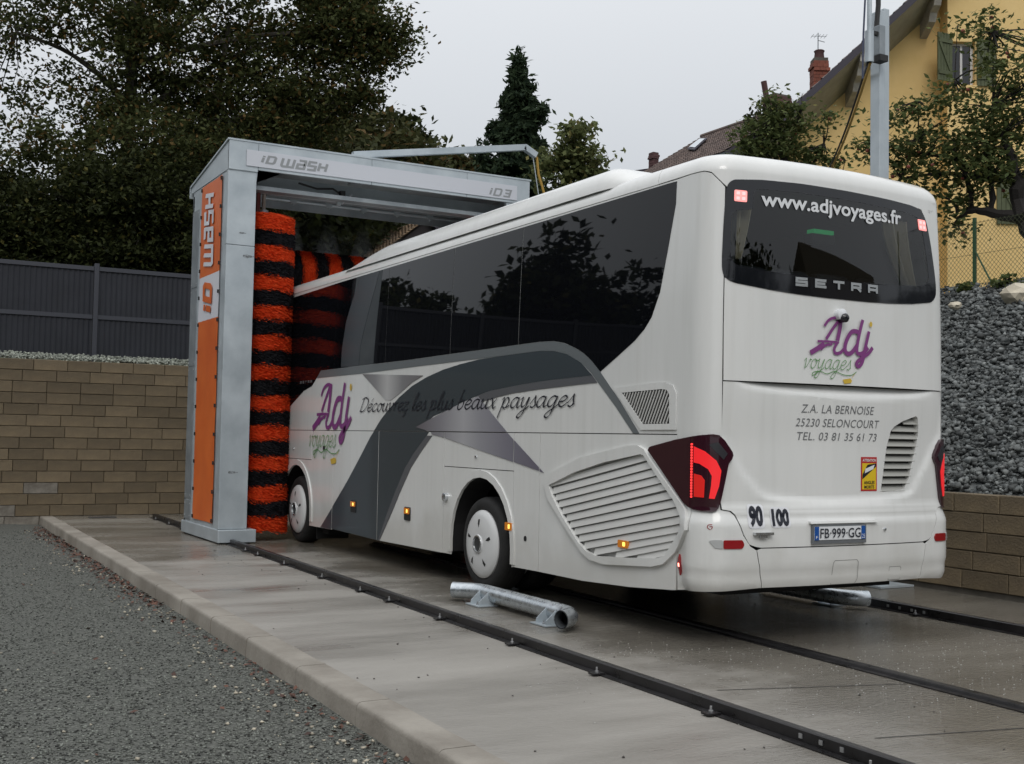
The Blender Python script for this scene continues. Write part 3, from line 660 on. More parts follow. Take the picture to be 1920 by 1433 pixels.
# glass and livery on the left, glass on the right
GL = [(-1.695, 3.612), (-1.697, 3.43), (-1.775, 3.102), (-1.869, 2.745), (-1.975, 2.552), (-2.07, 2.46), (-2.20, 2.377), (-2.443, 2.262), (-2.708, 2.14), (-2.836, 2.233), (-2.97, 2.31), (-3.11, 2.365), (-3.30, 2.423), (-3.492, 2.452), (-3.749, 2.462), (-4.551, 2.456), (-5.715, 2.448), (-6.653, 2.438), (-8.288, 2.437), (-9.711, 2.433), (-9.872, 2.335), (-10.061, 2.229), (-10.40, 2.170), (-11.14, 1.904), (-11.35, 1.84), (-UE+.02, 1.70), (-UE+.02, 3.55), (-11.0, 3.58), (-9.2, 3.60), (-1.8, 3.614)]
def split_glass(L_, cuts):
    # cut the outline into panes by near-vertical lines, leaving narrow gaps
    out = []; pts = L_
    def clip(pts, a, keep_less):
        o = []
        for i in range(len(pts)):
            p, q_ = pts[i], pts[(i+1) % len(pts)]; ip = (p[0] <= a) if keep_less else (p[0] >= a); iq = (q_[0] <= a) if keep_less else (q_[0] >= a)
            if ip: o.append(p)
            if ip != iq: t = (a-p[0])/(q_[0]-p[0]); o.append((a, p[1]+(q_[1]-p[1])*t))
        return o
    ed = [-99]+cuts+[99]
    for a, c in zip(ed[:-1], ed[1:]):
        z = clip(clip(pts, a+.004, False), c-.004, True)
        if len(z) > 2: out.append(z)
    return out
for z in split_glass(GL, [-9.2, -7.45, -5.66, -4.157]):
    patch('side_window', z, m_glassb, bus, off=.003, thick=.008)
    patch('side_window', mir(z), m_glassb, bus, off=.003, thick=.008)
PIL = [(-8.934, 2.444), (-8.926, 2.685), (-8.819, 3.048), (-8.70, 3.22), (-8.55, 3.42), (-8.44, 3.59), (-7.78, 3.59), (-7.86, 3.44), (-7.98, 3.24), (-8.138, 2.963), (-8.276, 2.681), (-8.30, 2.444)]
patch('window_pillar', PIL, mat('grey_glass_pillar', (.034, .040, .047), .25), bus, off=.005, thick=.003)
top = [(-9.711, 2.433), (-8.288, 2.437), (-6.653, 2.438), (-5.715, 2.448), (-4.551, 2.456), (-3.749, 2.462), (-3.492, 2.452), (-3.30, 2.423), (-3.11, 2.365), (-2.97, 2.31), (-2.836, 2.233), (-2.708, 2.14), (-2.40, 1.88), (-2.117, 1.614)]
bot = [(-2.208, 1.614), (-2.46, 1.83), (-2.743, 2.049), (-2.86, 2.14), (-3.026, 2.237), (-3.261, 2.323), (-3.486, 2.362), (-3.743, 2.377), (-4.544, 2.367), (-5.706, 2.357), (-6.645, 2.350), (-8.295, 2.333), (-9.85, 2.335)]
patch('silver_band', bot+[(a, b-.003) for a, b in top], m_silver, bus, off=.004, thick=.003)
dk_top = [(-4.973, 2.356), (-5.40, 2.326), (-5.808, 2.286), (-6.231, 2.22), (-6.633, 2.13), (-6.992, 2.008), (-7.318, 1.861), (-7.55, 1.74), (-7.70, 1.64), (-7.738, 1.614)]
DK1 = dk_top+[(-6.20, 1.614), (-6.358, 1.646), (-6.041, 1.779), (-5.681, 1.843), (-5.376, 1.913), (-4.97, 1.988), (-4.721, 2.026), (-4.398, 2.049), (-4.018, 2.074), (-3.543, 2.096), (-2.833, 2.112), (-3.026, 2.234), (-3.261, 2.320), (-3.486, 2.360), (-3.743, 2.375), (-4.544, 2.365)]
patch('slate_swoosh', DK1, m_slate, bus, off=.003, thick=.002)
DK2 = [(-7.747, 1.603), (-7.863, 1.53), (-8.121, 1.326), (-8.595, .965), (-9.097, .616), (-9.13, .59), (-9.139, .307), (-7.592, .287), (-7.592, 1.603)]
patch('slate_swoosh', DK2, m_slate, bus, off=.003, thick=.002)
patch('slate_swoosh', [(-9.150, .575), (-9.57, .29), (-9.152, .292)], m_slate, bus, off=.003, thick=.002)
patch('slate_swoosh', [(-7.576, 1.603), (-7.576, .287), (-7.53, .288), (-7.293, .606), (-7.054, .891), (-6.777, 1.188), (-6.547, 1.359), (-6.21, 1.56), (-6.15, 1.603)], m_slate, bus, off=.003, thick=.002)
patch('grey_strip', [(-6.203, 1.563), (-6.547, 1.355), (-6.777, 1.184), (-7.054, .887), (-7.293, .602), (-7.527, .289), (-7.49, .289), (-7.165, .615), (-6.885, .918), (-6.612, 1.193), (-6.373, 1.363), (-6.058, 1.564)], m_grey, bus, off=.005, thick=.002)
patch('grey_strip', [(-4.996, 1.907), (-4.527, 1.963), (-4.266, 1.988), (-3.773, 2.014), (-3.1, 2.037), (-2.75, 2.047), (-2.83, 2.110), (-3.543, 2.094), (-4.018, 2.072), (-4.398, 2.047), (-4.721, 2.024), (-4.97, 1.986), (-5.1, 1.95)], m_grey, bus, off=.005, thick=.002)
sg = ((.0, (.12, .11, .125)), (.22, (.24, .235, .26)), (.42, (.42, .42, .44)), (.55, (.30, .30, .33)), (.75, (.20, .195, .235)), (1.0, (.13, .12, .16)))
g2 = gradmat('silver_fade', sg, 'Y', yc(-6.504)-OY, yc(-3.621)-OY)
T2 = [(-6.504, 1.658), (-5.681, 1.843), (-5.376, 1.907), (-4.976, 1.975), (-4.348, 1.614), (-6.15, 1.614)]
patch('silver_triangle', T2, g2, bus, off=.0065, thick=.002)
patch('silver_triangle', [(-6.10, 1.603), (-5.757, 1.603), (-5.757, 1.545), (-6.059, 1.576)], g2, bus, off=.0065, thick=.002)
patch('silver_triangle', [(-5.741, 1.603), (-4.33, 1.603), (-4.212, 1.541), (-4.212, 1.325), (-5.741, 1.543)], g2, bus, off=.0065, thick=.002)
patch('silver_triangle', [(-4.196, 1.535), (-3.716, 1.287), (-3.716, 1.255), (-4.196, 1.325)], g2, bus, off=.0065, thick=.002)
patch('silver_triangle', [(-3.70, 1.279), (-3.621, 1.239), (-3.70, 1.252)], g2, bus, off=.0065, thick=.002)
g1 = gradmat('silver_fade_small', ((.0, (.16, .15, .155)), (.3, (.22, .22, .23)), (.55, (.5, .5, .5)), (.75, (.26, .26, .27)), (1, (.15, .14, .14))), 'Y', yc(-6.36)-OY, yc(-8.17)-OY)
patch('silver_triangle', [(-8.167, 2.326), (-7.407, 1.985), (-7.25, 1.975), (-6.994, 2.05), (-6.634, 2.171), (-6.33, 2.240)], g1, bus, off=.005, thick=.002)
# wheel arch lips
for uc, r, rz in ((UR, .655, .675), (UFR, .615, .635)):
    for s in (1, -1):
        o_ = arch(uc, r+.075, rz+.075, zb=.34); i_ = arch(uc, r, rz, zb=.34)
        L_ = o_+i_[::-1]
        if uc == UR: L_ = [(a, max(b, .32)) for a, b in L_]
        patch('arch_lip', L_ if s == 1 else mir(L_), m_white, bus, off=.014, thick=.03, ucuts=[], vcuts=[])

# wheels
def wheel(x, y, s, R_=.475, w=.30):
    # s: -1 left, 1 right ; x = outer face of the tyre
    t = MB(); prof_t = [(.335, .02), (.36, .0), (.42, -.004), (.452, .012), (.468, .035), (R_, .055), (R_, w-.055), (.452, w-.012), (.42, w), (.33, w-.01)]
    t.lathe((x, y, R_), (-s, 0, 0), prof_t, m_rub, 48)
    W_ = t.build('wheel', parent=bus)
    for k in range(5):
        rr = R_-.0005; g = MB(); xx = x-s*(.075+.0375*k)
        g.lathe((xx, y, R_), (-s, 0, 0), [(rr, -.003), (rr+.0018, 0), (rr, .003)], m_dark, 48); g.build('tread_groove', parent=W_)
    c = MB(); prof_c = [(.345, .028), (.343, -.004), (.325, -.022), (.28, -.036), (.20, -.050), (.12, -.052), (.098, -.050), (.088, -.064), (.078, -.066), (.07, -.052), (0, -.05)]
    c.lathe((x, y, R_), (-s, 0, 0), prof_c, m_cap, 48); C2 = c.build('wheel_cover', parent=W_)
    h = MB(); h.lathe((x, y, R_), (-s, 0, 0), [(.092, -.052), (.09, -.068), (.076, -.070), (.074, -.060)], m_chrome, 28); h.lathe((x, y, R_), (-s, 0, 0), [(.074, -.058), (0, -.058)], mat('hub_badge', (.05, .055, .06), .3, metal=.5), 24); h.build('hub_cap', parent=C2)
    for k in range(5):
        a = math.radians(72*k+20); d = Vector((0, math.cos(a), math.sin(a))); tn = Vector((0, -math.sin(a), math.cos(a))); c0 = Vector((x, y, R_))
        def pt(r, off, e): 
            dep = np.interp(r, [.12, .20, .28, .325], [.052, .050, .036, .022]); return c0+d*r+tn*off+Vector((s*(dep+e), 0, 0))
        q = MB(); vs = [pt(.165, 0, .001), pt(.205, -.018, .0035), pt(.245, -.026, .0035), pt(.255, .006, .0035), pt(.215, .012, .0035)]; q.add(vs, [(0, 1, 2, 3, 4)], m_seal); q.build('cover_slot', parent=C2)
XL = CX-BW
for y in (CA_R, CA_F):
    wheel(XL+.03, y, -1); wheel(CX+BW-.03, y, 1)
for s in (-1, 1): wheel(CX+s*(BW-.42), CA_R, s)
# wheel housings and underbody
q = MB(); q.box(CX-.92, CX+.92, .55, 12.2, .36, .50, m_dark); q.box(CX-.6, CX+.6, .9, 3.4, .34, .37, m_dark); q.box(CX-1.2, CX+1.2, 5.0, 8.7, .27, .5, m_dark)
q.box(CX-1.1, CX+1.1, CA_R-.06, CA_R+.06, .40, .54, m_dark); q.box(CX-1.1, CX+1.1, CA_F-.06, CA_F+.06, .40, .54, m_dark)
for s in (-1, 1):
    for y, n_ in ((CA_R, .72), (CA_F, .68)): q.box(CX+s*.72-.02, CX+s*.72+.02, y-n_, y+n_, .3, 1.3, m_dark); q.box(min(CX+s*.72, CX+s*1.24), max(CX+s*.72, CX+s*1.24), y-n_, y+n_, 1.2, 1.24, m_dark)
q.build('chassis', parent=bus)
q = MB(); q.box(XL+.08, XL+.55, CA_F-.68, CA_F-.66, .10, .5, m_rub); q.build('mudflap', parent=bus)
q = MB(); q.box(XL+.15, XL+.62, CA_F-.95, CA_F-.72, .18, .5, m_dark); q.build('air_tank', parent=bus)

# engine side grille: frame and slats
patch('grille_frame', GR_OUT, m_white, bus, holes=[GR_IN], off=.03, thick=.036, ucuts=UC+[-3.3, -3, -2.7, -2.4, -2.1])
patch('grille_back', scale_poly(GR_IN, 1.03), mat('grille_recess', (.34, .34, .33), .8), bus, off=-.014, thick=0)
sl_ = [(-3.486, 1.121), (-3.452, 1.053), (-3.399, .997), (-3.345, .938), (-3.282, .88), (-3.209, .824), (-3.148, .769), (-3.077, .714), (-2.997, .66), (-2.909, .606), (-2.748, .568)]
sr_ = [(-1.994, 1.405), (-1.92, 1.346), (-1.855, 1.289), (-1.783, 1.236), (-1.735, 1.18), (-1.62, 1.125), (-1.56, 1.065), (-1.53, 1.0), (-1.52, .935), (-1.53, .87), (-1.60, .80), (-1.69, .735), (-1.73, .69)]
def slat(p0, p1, w, parent, m, tilt=.022, off=-.004, mirror=1, name='slat', n=8):
    vs = []
    for i in range(n+1):
        t = i/n; u = p0[0]+(p1[0]-p0[0])*t; v = p0[1]+(p1[1]-p0[1])*t
        for dv, o_ in ((-.002, off+tilt), (-w, off), (-w, off-.012), (0.0, off+tilt-.012)):
            q_ = P(u*mirror, v+(dv+.5*w), 0); nrm = (Vector(P(u*mirror, v, .01))-Vector(P(u*mirror, v, 0)))*100
            vs.append(tuple(Vector(q_)+nrm*o_))
    fs = []
    for i in range(n):
        for j in range(4): fs.append((i*4+j, i*4+(j+1) % 4, (i+1)*4+(j+1) % 4, (i+1)*4+j))
    q = MB(); q.add(vs, fs+[(0, 1, 2, 3), (n*4, n*4+1, n*4+2, n*4+3)], m); return q.build(name, parent=parent)
gf = bus
for i in range(13):
    L0 = sl_[i] if i < len(sl_) else ((-2.42, .572) if i == 11 else (-2.12, .572)); R0 = sr_[i]
    if i == 11: R0 = (-1.66, .735)
    if i == 12: R0 = (-1.72, .672)
    e = Vector((R0[0]-L0[0], R0[1]-L0[1])); up = .028
    slat((L0[0]-.01, L0[1]+up), (R0[0]+.01, R0[1]+up), .0625, bus, m_louv, tilt=-.016, off=.012, n=12)
# small louvre behind the rear window
LI = [(-2.372, 1.95), (-1.795, 1.966), (-1.745, 1.957), (-1.712, 1.924), (-1.706, 1.692), (-2.066, 1.689)]
LO = [(-2.50, 1.990), (-1.916, 2.018), (-1.775, 2.018), (-1.665, 1.99), (-1.624, 1.932), (-1.622, 1.645), (-2.095, 1.642)]
for s in (1, -1):
    patch('louvre_frame', LO if s == 1 else mir(LO), m_white, bus, holes=[LI if s == 1 else mir(LI)], off=.012, thick=.01)
    patch('louvre_back', LI if s == 1 else mir(LI), m_seal, bus, off=.003, thick=0)
def xs_at(L_, u):
    v = []
    for i in range(len(L_)):
        a, b_ = L_[i], L_[(i+1) % len(L_)]
        if (a[0] > u) != (b_[0] > u): v.append(a[1]+(b_[1]-a[1])*(u-a[0])/(b_[0]-a[0]))
    return (min(v), max(v)) if len(v) > 1 else None
k = 0
for i in range(24):
    c = -2.56+.040*i; seg = []
    # slanted bar: u = c + .62*(v-1.69)
    ts = [j/40 for j in range(41)]; ins = [(c+.62*(1.96-1.68)*t, 1.68+.30*t) for t in ts if in_poly(c+.62*(1.96-1.68)*t, 1.68+.30*t, LI)]
    if len(ins) < 3: continue
    a, b_ = ins[0], ins[-1]; q = MB(); d = Vector((b_[0]-a[0], b_[1]-a[1])).normalized(); w = Vector((-d.y, d.x))*.0055
    pts = [(a[0]+w.x, a[1]+w.y), (a[0]-w.x, a[1]-w.y), (b_[0]-w.x, b_[1]-w.y), (b_[0]+w.x, b_[1]+w.y)]
    q.add([P(*p, .004) for p in pts]+[P(*p, .011) for p in pts], [(0, 1, 2, 3), (4, 5, 6, 7), (0, 1, 5, 4), (1, 2, 6, 5), (2, 3, 7, 6), (3, 0, 4, 7)], m_chrome if False else m_louv)
    q.build('louvre_bar', parent=bus)
# rear right louvre
HH = hatch_holes[0]
patch('louvre_back', [(a*1.0, b) for a, b in HH], mat('grille_shadow', (.06, .06, .06), .8), bus, off=-.075, thick=0)
RG = mat('dusty_louvre', (.36, .36, .335), .6)
for i in range(10):
    v = 1.215+.061*i; r = None
    us = [u for u in [(.38+.01*j) for j in range(55)] if in_poly(u, v, HH)]
    if len(us) < 4: continue
    q = MB(); a, b_ = us[0]-.02, us[-1]+.02; vs = []
    for t in range(5):
        u = a+(b_-a)*t/4; vs += [P(u, v+.012, -.062), P(u, v-.034, -.020), P(u, v-.038, -.024), P(u, v+.008, -.070)]
    q.add(vs, [(i_*4+j, i_*4+(j+1) % 4, (i_+1)*4+(j+1) % 4, (i_+1)*4+j) for i_ in range(4) for j in range(4)], RG); q.build('louvre_slat', parent=bus)
for i in range(len(HH)):     # inner sides of the opening
    pass
q = MB(); n_ = len(HH); q.add([P(a, b, -.005+hatch_disp(a, b)) for a, b in HH]+[P(a, b, -.09) for a, b in HH], [(i, (i+1) % n_, (i+1) % n_+n_, i+n_) for i in range(n_)], m_louv); q.build('louvre_surround', parent=bus)

# tail lights
TL = [(-1.974, 1.478), (-1.960, 1.502), (-1.93, 1.512), (-1.612, 1.568), (-1.339, 1.605), (-1.247, 1.614), (-1.205, 1.608), (-1.166, 1.570), (-1.104, 1.480), (-1.098, 1.455), (-1.108, 1.43), (-1.135, 1.396), (-1.163, 1.244), (-1.184, 1.136), (-1.203, 1.065), (-1.22, 1.042), (-1.25, 1.034), (-1.32, 1.036), (-1.385, 1.044), (-1.454, 1.062), (-1.5, 1.085), (-1.544, 1.121), (-1.605, 1.173)]
for s in (1, -1):
    f = (lambda L_: L_) if s == 1 else (lambda L_: [(a-.055, b) for a, b in mir(L_)])
    o = patch('tail_light', f(TL), m_lens, bus, off=.022, thick=.045, ucuts=UC, vcuts=[])
    patch('light_element', f([(-1.387, 1.520), (-1.30, 1.484), (-1.222, 1.416), (-1.188, 1.341), (-1.203, 1.225), (-1.232, 1.130), (-1.270, 1.132), (-1.257, 1.224), (-1.252, 1.300), (-1.277, 1.350), (-1.340, 1.390), (-1.387, 1.398)]), m_red, o, off=.026, thick=.004, ucuts=UC)
    patch('light_element', f([(-1.384, 1.314), (-1.326, 1.302), (-1.300, 1.267), (-1.305, 1.137), (-1.382, 1.140)]), m_redd, o, off=.026, thick=.004, ucuts=UC)
    patch('light_element', f([(-1.273, 1.536), (-1.211, 1.555), (-1.145, 1.470), (-1.174, 1.425)]), mat('smoked_lens', (.03, .03, .035), .3), o, off=.026, thick=.004, ucuts=UC)
    for i in range(20):
        v = 1.140+.395*i/19; w_ = rrect(-1.412, -1.398, v-.0075, v+.0075, .004, 2); patch('led', f(w_), m_led, o, off=.030, thick=.006, ucuts=[], vcuts=[])
    f = (lambda L_: L_) if s == 1 else mir
    # reflectors in the bumper
    rf = roundpoly([(-1.266, .820), (-1.23, .765), (-1.19, .758), (-1.03, .758), (-1.01, .79), (-1.03, .827), (-1.2, .829)], .02)
    o2 = patch('reflector', f(roundpoly([(-1.175, .760), (-1.03, .760), (-1.012, .79), (-1.03, .825), (-1.175, .825)], .012)), m_reflr, bus, off=.008, thick=.012)
    patch('reflector_clear', f(roundpoly([(-1.266, .818), (-1.23, .768), (-1.179, .760), (-1.179, .825), (-1.23, .826)], .01)), m_clear, o2, off=.008, thick=.012)
    # side marker at the corner seam
    mk = [(-1.552, .692), (-1.570, .66), (-1.578, .61), (-1.570, .56), (-1.556, .530), (-1.543, .56), (-1.534, .61), (-1.540, .66)]
    o3 = patch('corner_marker', f(mk), m_reflr, bus, off=.016, thick=.02)
    patch('marker_bulb', f(rrect(-1.566, -1.546, .595, .625, .009)), mat('marker_bulb', (1, .3, .25), .3, emis=(1, .25, .2), estr=4), o3, off=.019, thick=.003)

# rear window: black printed border round a clear tinted pane
RW = roundpoly([(-1.202, 2.966), (-1.200, 2.87), (-1.185, 2.815), (-1.150, 2.785), (-1.09, 2.765), (-.761, 2.73), (-.485, 2.712), (-.2, 2.704), (.20, 2.704), (.485, 2.712), (.761, 2.73), (1.03, 2.765), (1.075, 2.79), (1.105, 2.83), (1.112, 2.90), (1.10, 3.0), (1.055, 3.245), (1.01, 3.42), (.97, 3.50), (.90, 3.545), (.80, 3.56), (.511, 3.572), (0, 3.583), (-.5, 3.588), (-.868, 3.580), (-1.119, 3.560), (-1.161, 3.537), (-1.184, 3.49), (-1.196, 3.245)], .045, 3)
RI = roundpoly([(-1.135, 2.985), (-1.120, 2.93), (-1.07, 2.900), (-.76, 2.872), (-.3, 2.855), (.3, 2.858), (.85, 2.885), (.98, 2.91), (1.01, 2.96), (.99, 3.10), (.945, 3.32), (.90, 3.46), (.75, 3.490), (0, 3.510), (-.514, 3.515), (-.90, 3.505), (-.942, 3.48), (-.95, 3.34), (-1.11, 3.325), (-1.138, 3.28)], .03, 3)
rwn = patch('rear_window', RW, m_frit, bus, holes=[RI], off=.006, thick=.02)
mg = bpy.data.materials.new('tinted_glass'); mg.use_nodes = True; _n = mg.node_tree.nodes; _l = mg.node_tree.links
for x in list(_n): _n.remove(x)
_o = _n.new('ShaderNodeOutputMaterial'); _t = _n.new('ShaderNodeBsdfTransparent'); _t.inputs[0].default_value = (.72, .76, .76, 1)
_g = _n.new('ShaderNodeBsdfGlossy'); _g.inputs['Roughness'].default_value = .01; _g.inputs[0].default_value = (1, 1, 1, 1)
_f = _n.new('ShaderNodeFresnel'); _f.inputs[0].default_value = 1.6; _m = _n.new('ShaderNodeMixShader')
_l.new(_f.outputs[0], _m.inputs[0]); _l.new(_t.outputs[0], _m.inputs[1]); _l.new(_g.outputs[0], _m.inputs[2]); _l.new(_m.outputs[0], _o.inputs[0])
patch('glass_pane', RI, mg, rwn, off=.004, thick=0)
patch('window_surround', [(1.06, 2.72), (1.192, 2.76), (1.192, 3.50), (1.15, 3.56), (.93, 3.56), (1.0, 3.46), (1.06, 3.24), (1.10, 2.95), (1.10, 2.84)], m_white, bus, off=0)
# cabin seen through the rear window
mc = mat('cabin_lining', (.16, .17, .18), .8); q = MB()
q.add([(CX+a, .26, b) for a, b in ((-1.05, 2.78), (1.05, 2.78), (1.02, 3.58), (-1.02, 3.58))]+[(CX+a, 5.0, b) for a, b in ((-1.17, 2.80), (1.17, 2.80), (1.17, 3.58), (-1.17, 3.58))],
      [(0, 1, 5, 4), (2, 3, 7, 6), (1, 2, 6, 5), (3, 0, 4, 7), (4, 5, 6, 7)], mc); q.build('cabin_lining', parent=bus)
m_curt = mat('beige_curtain', (.74, .66, .50), .9)
def curtain(x0, x1, xb0, xb1, z0, z1, y):
    q = MB(); nx, nz = 36, 10; vs = []
    for j in range(nz+1):
        t = j/nz; a = x0+(xb0-x0)*t**1.6; c = x1+(xb1-x1)*t**1.3; z = z1+(z0-z1)*t
        for i in range(nx+1): s = i/nx; vs.append((CX+a+(c-a)*s, y+.035*math.sin(s*34), z))
    q.add(vs, [(j*(nx+1)+i, j*(nx+1)+i+1, (j+1)*(nx+1)+i+1, (j+1)*(nx+1)+i) for j in range(nz) for i in range(nx)], m_curt, True); q.build('curtain', parent=bus)
curtain(-1.04, -.84, -1.04, -.96, 2.97, 3.44, .31); curtain(.56, .84, .80, .94, 2.90, 3.44, .30)
q = MB(); q.box(CX-.13, CX+.12, .40, .50, 3.19, 3.27, mat('monitor_black', (.01, .01, .012), .3)); mo = q.build('ceiling_monitor', parent=bus)
q = MB(); q.box(CX-.12, CX+.10, .39, .47, 3.273, 3.305, mat('exit_green', (.02, .30, .10), .4, emis=(.02, .5, .15), estr=.25)); q.build('exit_sign', parent=bus)
for i in range(5):
    q = MB(); x = CX-.95+.47*i; q.box(x-.2, x+.2, .75, .9, 2.78, 3.02, mat('seat_fabric', (.05, .055, .07), .85), .05); q.build('seat_headrest', parent=bus)
m_brk = mat('high_brake_light', (.9, .35, .33), .4, emis=(1, .30, .28), estr=.75)
for L_ in ([(-1.118, 3.392), (-1.005, 3.392), (-1.005, 3.480), (-1.118, 3.480)], [(.885, 3.365), (.995, 3.365), (.975, 3.455), (.870, 3.455)]):
    o = patch('high_brake_light', roundpoly(L_, .012), m_brk, rwn, off=.010, thick=.003)
    c0 = (sum(a for a, b in L_)/4, sum(b for a, b in L_)/4)
    for du in (-.025, .025):
        for dv in (-.02, .02): patch('lamp_cell', rrect(c0[0]+du-.014, c0[0]+du+.014, c0[1]+dv-.012, c0[1]+dv+.012, .004, 2), mat('brake_cell', (1, .5, .5), .4, emis=(1, .42, .42), estr=.95), o, off=.013, thick=.002)

# ---- lettering
def PH(u, v, off=0.0): return P(u, v, off+hatch_disp(u, v))
def text2d(s, size=1.0, offset=0.0, shear=0.0, space=1.0):
    c = bpy.data.curves.new('t', 'FONT'); c.body = s; c.size = size; c.offset = offset; c.shear = shear; c.space_character = space; c.resolution_u = 3
    o = bpy.data.objects.new('t', c); COL.objects.link(o); bpy.context.view_layer.update()
    me = bpy.data.meshes.new_from_object(o.evaluated_get(bpy.context.evaluated_depsgraph_get()))
    V = [tuple(v.co[:2]) for v in me.vertices]; F = [tuple(f.vertices) for f in me.polygons]
    bpy.data.objects.remove(o); bpy.data.curves.remove(c); bpy.data.meshes.remove(me); return V, F
def fit(V, u0, u1, v0, v1):
    a = [p[0] for p in V]; b = [p[1] for p in V]
    return [(u0+(p[0]-min(a))/(max(a)-min(a))*(u1-u0), v0+(p[1]-min(b))/(max(b)-min(b))*(v1-v0)) for p in V]
def put(name, V, F, m, parent, fn=None, off=.005, zs=None):
    fn = fn or P; og = ORG[parent.name]; me = bpy.data.meshes.new(name)
    me.from_pydata([tuple(Vector(fn(a, b, off+(zs[i] if zs else 0)))-og) for i, (a, b) in enumerate(V)], [], F); me.materials.append(m); return link_mesh(name, me, parent)
def cr_smooth(L_, n=7):
    if len(L_) < 3: return L_
    o = []; Q = [L_[0]]+list(L_)+[L_[-1]]
    for i in range(1, len(Q)-2):
        p0, p1, p2, p3 = Q[i-1], Q[i], Q[i+1], Q[i+2]
        for k in range(n):
            t = k/n; o.append(tuple(.5*((2*p1[j])+(-p0[j]+p2[j])*t+(2*p0[j]-5*p1[j]+4*p2[j]-p3[j])*t*t+(-p0[j]+3*p1[j]-3*p2[j]+p3[j])*t**3) for j in (0, 1)))
    o.append(tuple(L_[-1])); return o
def strokes(SL, w, smooth_=True, pen=None, caps=0.0, n=7, w2=None):
    # SL: strokes as 2D points -> ribbon mesh; pen = (angle, thin) gives a broad-nib look
    V = []; F = []; Z = []; k = 0
    for s_i, S in enumerate(SL):
        wd = w[s_i] if isinstance(w, list) else w
        L_ = cr_smooth(S, n) if smooth_ else S
        N_ = len(L_); i0 = len(V)
        for i, p in enumerate(L_):
            a = L_[max(i-1, 0)]; b = L_[min(i+1, N_-1)]; dx, dy = b[0]-a[0], b[1]-a[1]; l = math.hypot(dx, dy) or 1e-6; nx, ny = -dy/l, dx/l
            q_ = wd
            if not smooth_ and 0 < i < N_-1:   # mitre
                d1 = (p[0]-a[0], p[1]-a[1]); d2 = (b[0]-p[0], b[1]-p[1]); l1 = math.hypot(*d1); l2 = math.hypot(*d2)
                n1 = (-d1[1]/l1, d1[0]/l1); n2 = (-d2[1]/l2, d2[0]/l2); mxx, myy = n1[0]+n2[0], n1[1]+n2[1]; ml = math.hypot(mxx, myy) or 1; nx, ny = mxx/ml, myy/ml
                q_ = wd/max(.5, nx*n1[0]+ny*n1[1])
            if pen: q_ = wd*(pen[1]+(1-pen[1])*abs(math.cos(math.atan2(ny, nx)-pen[0])))
            V += [(p[0]+nx*q_/2, p[1]+ny*q_/2), (p[0]-nx*q_/2, p[1]-ny*q_/2)]; Z += [.0004*(s_i % 5)]*2
        for i in range(N_-1): F.append((i0+2*i, i0+2*i+1, i0+2*i+3, i0+2*i+2))
    return V, F, Z
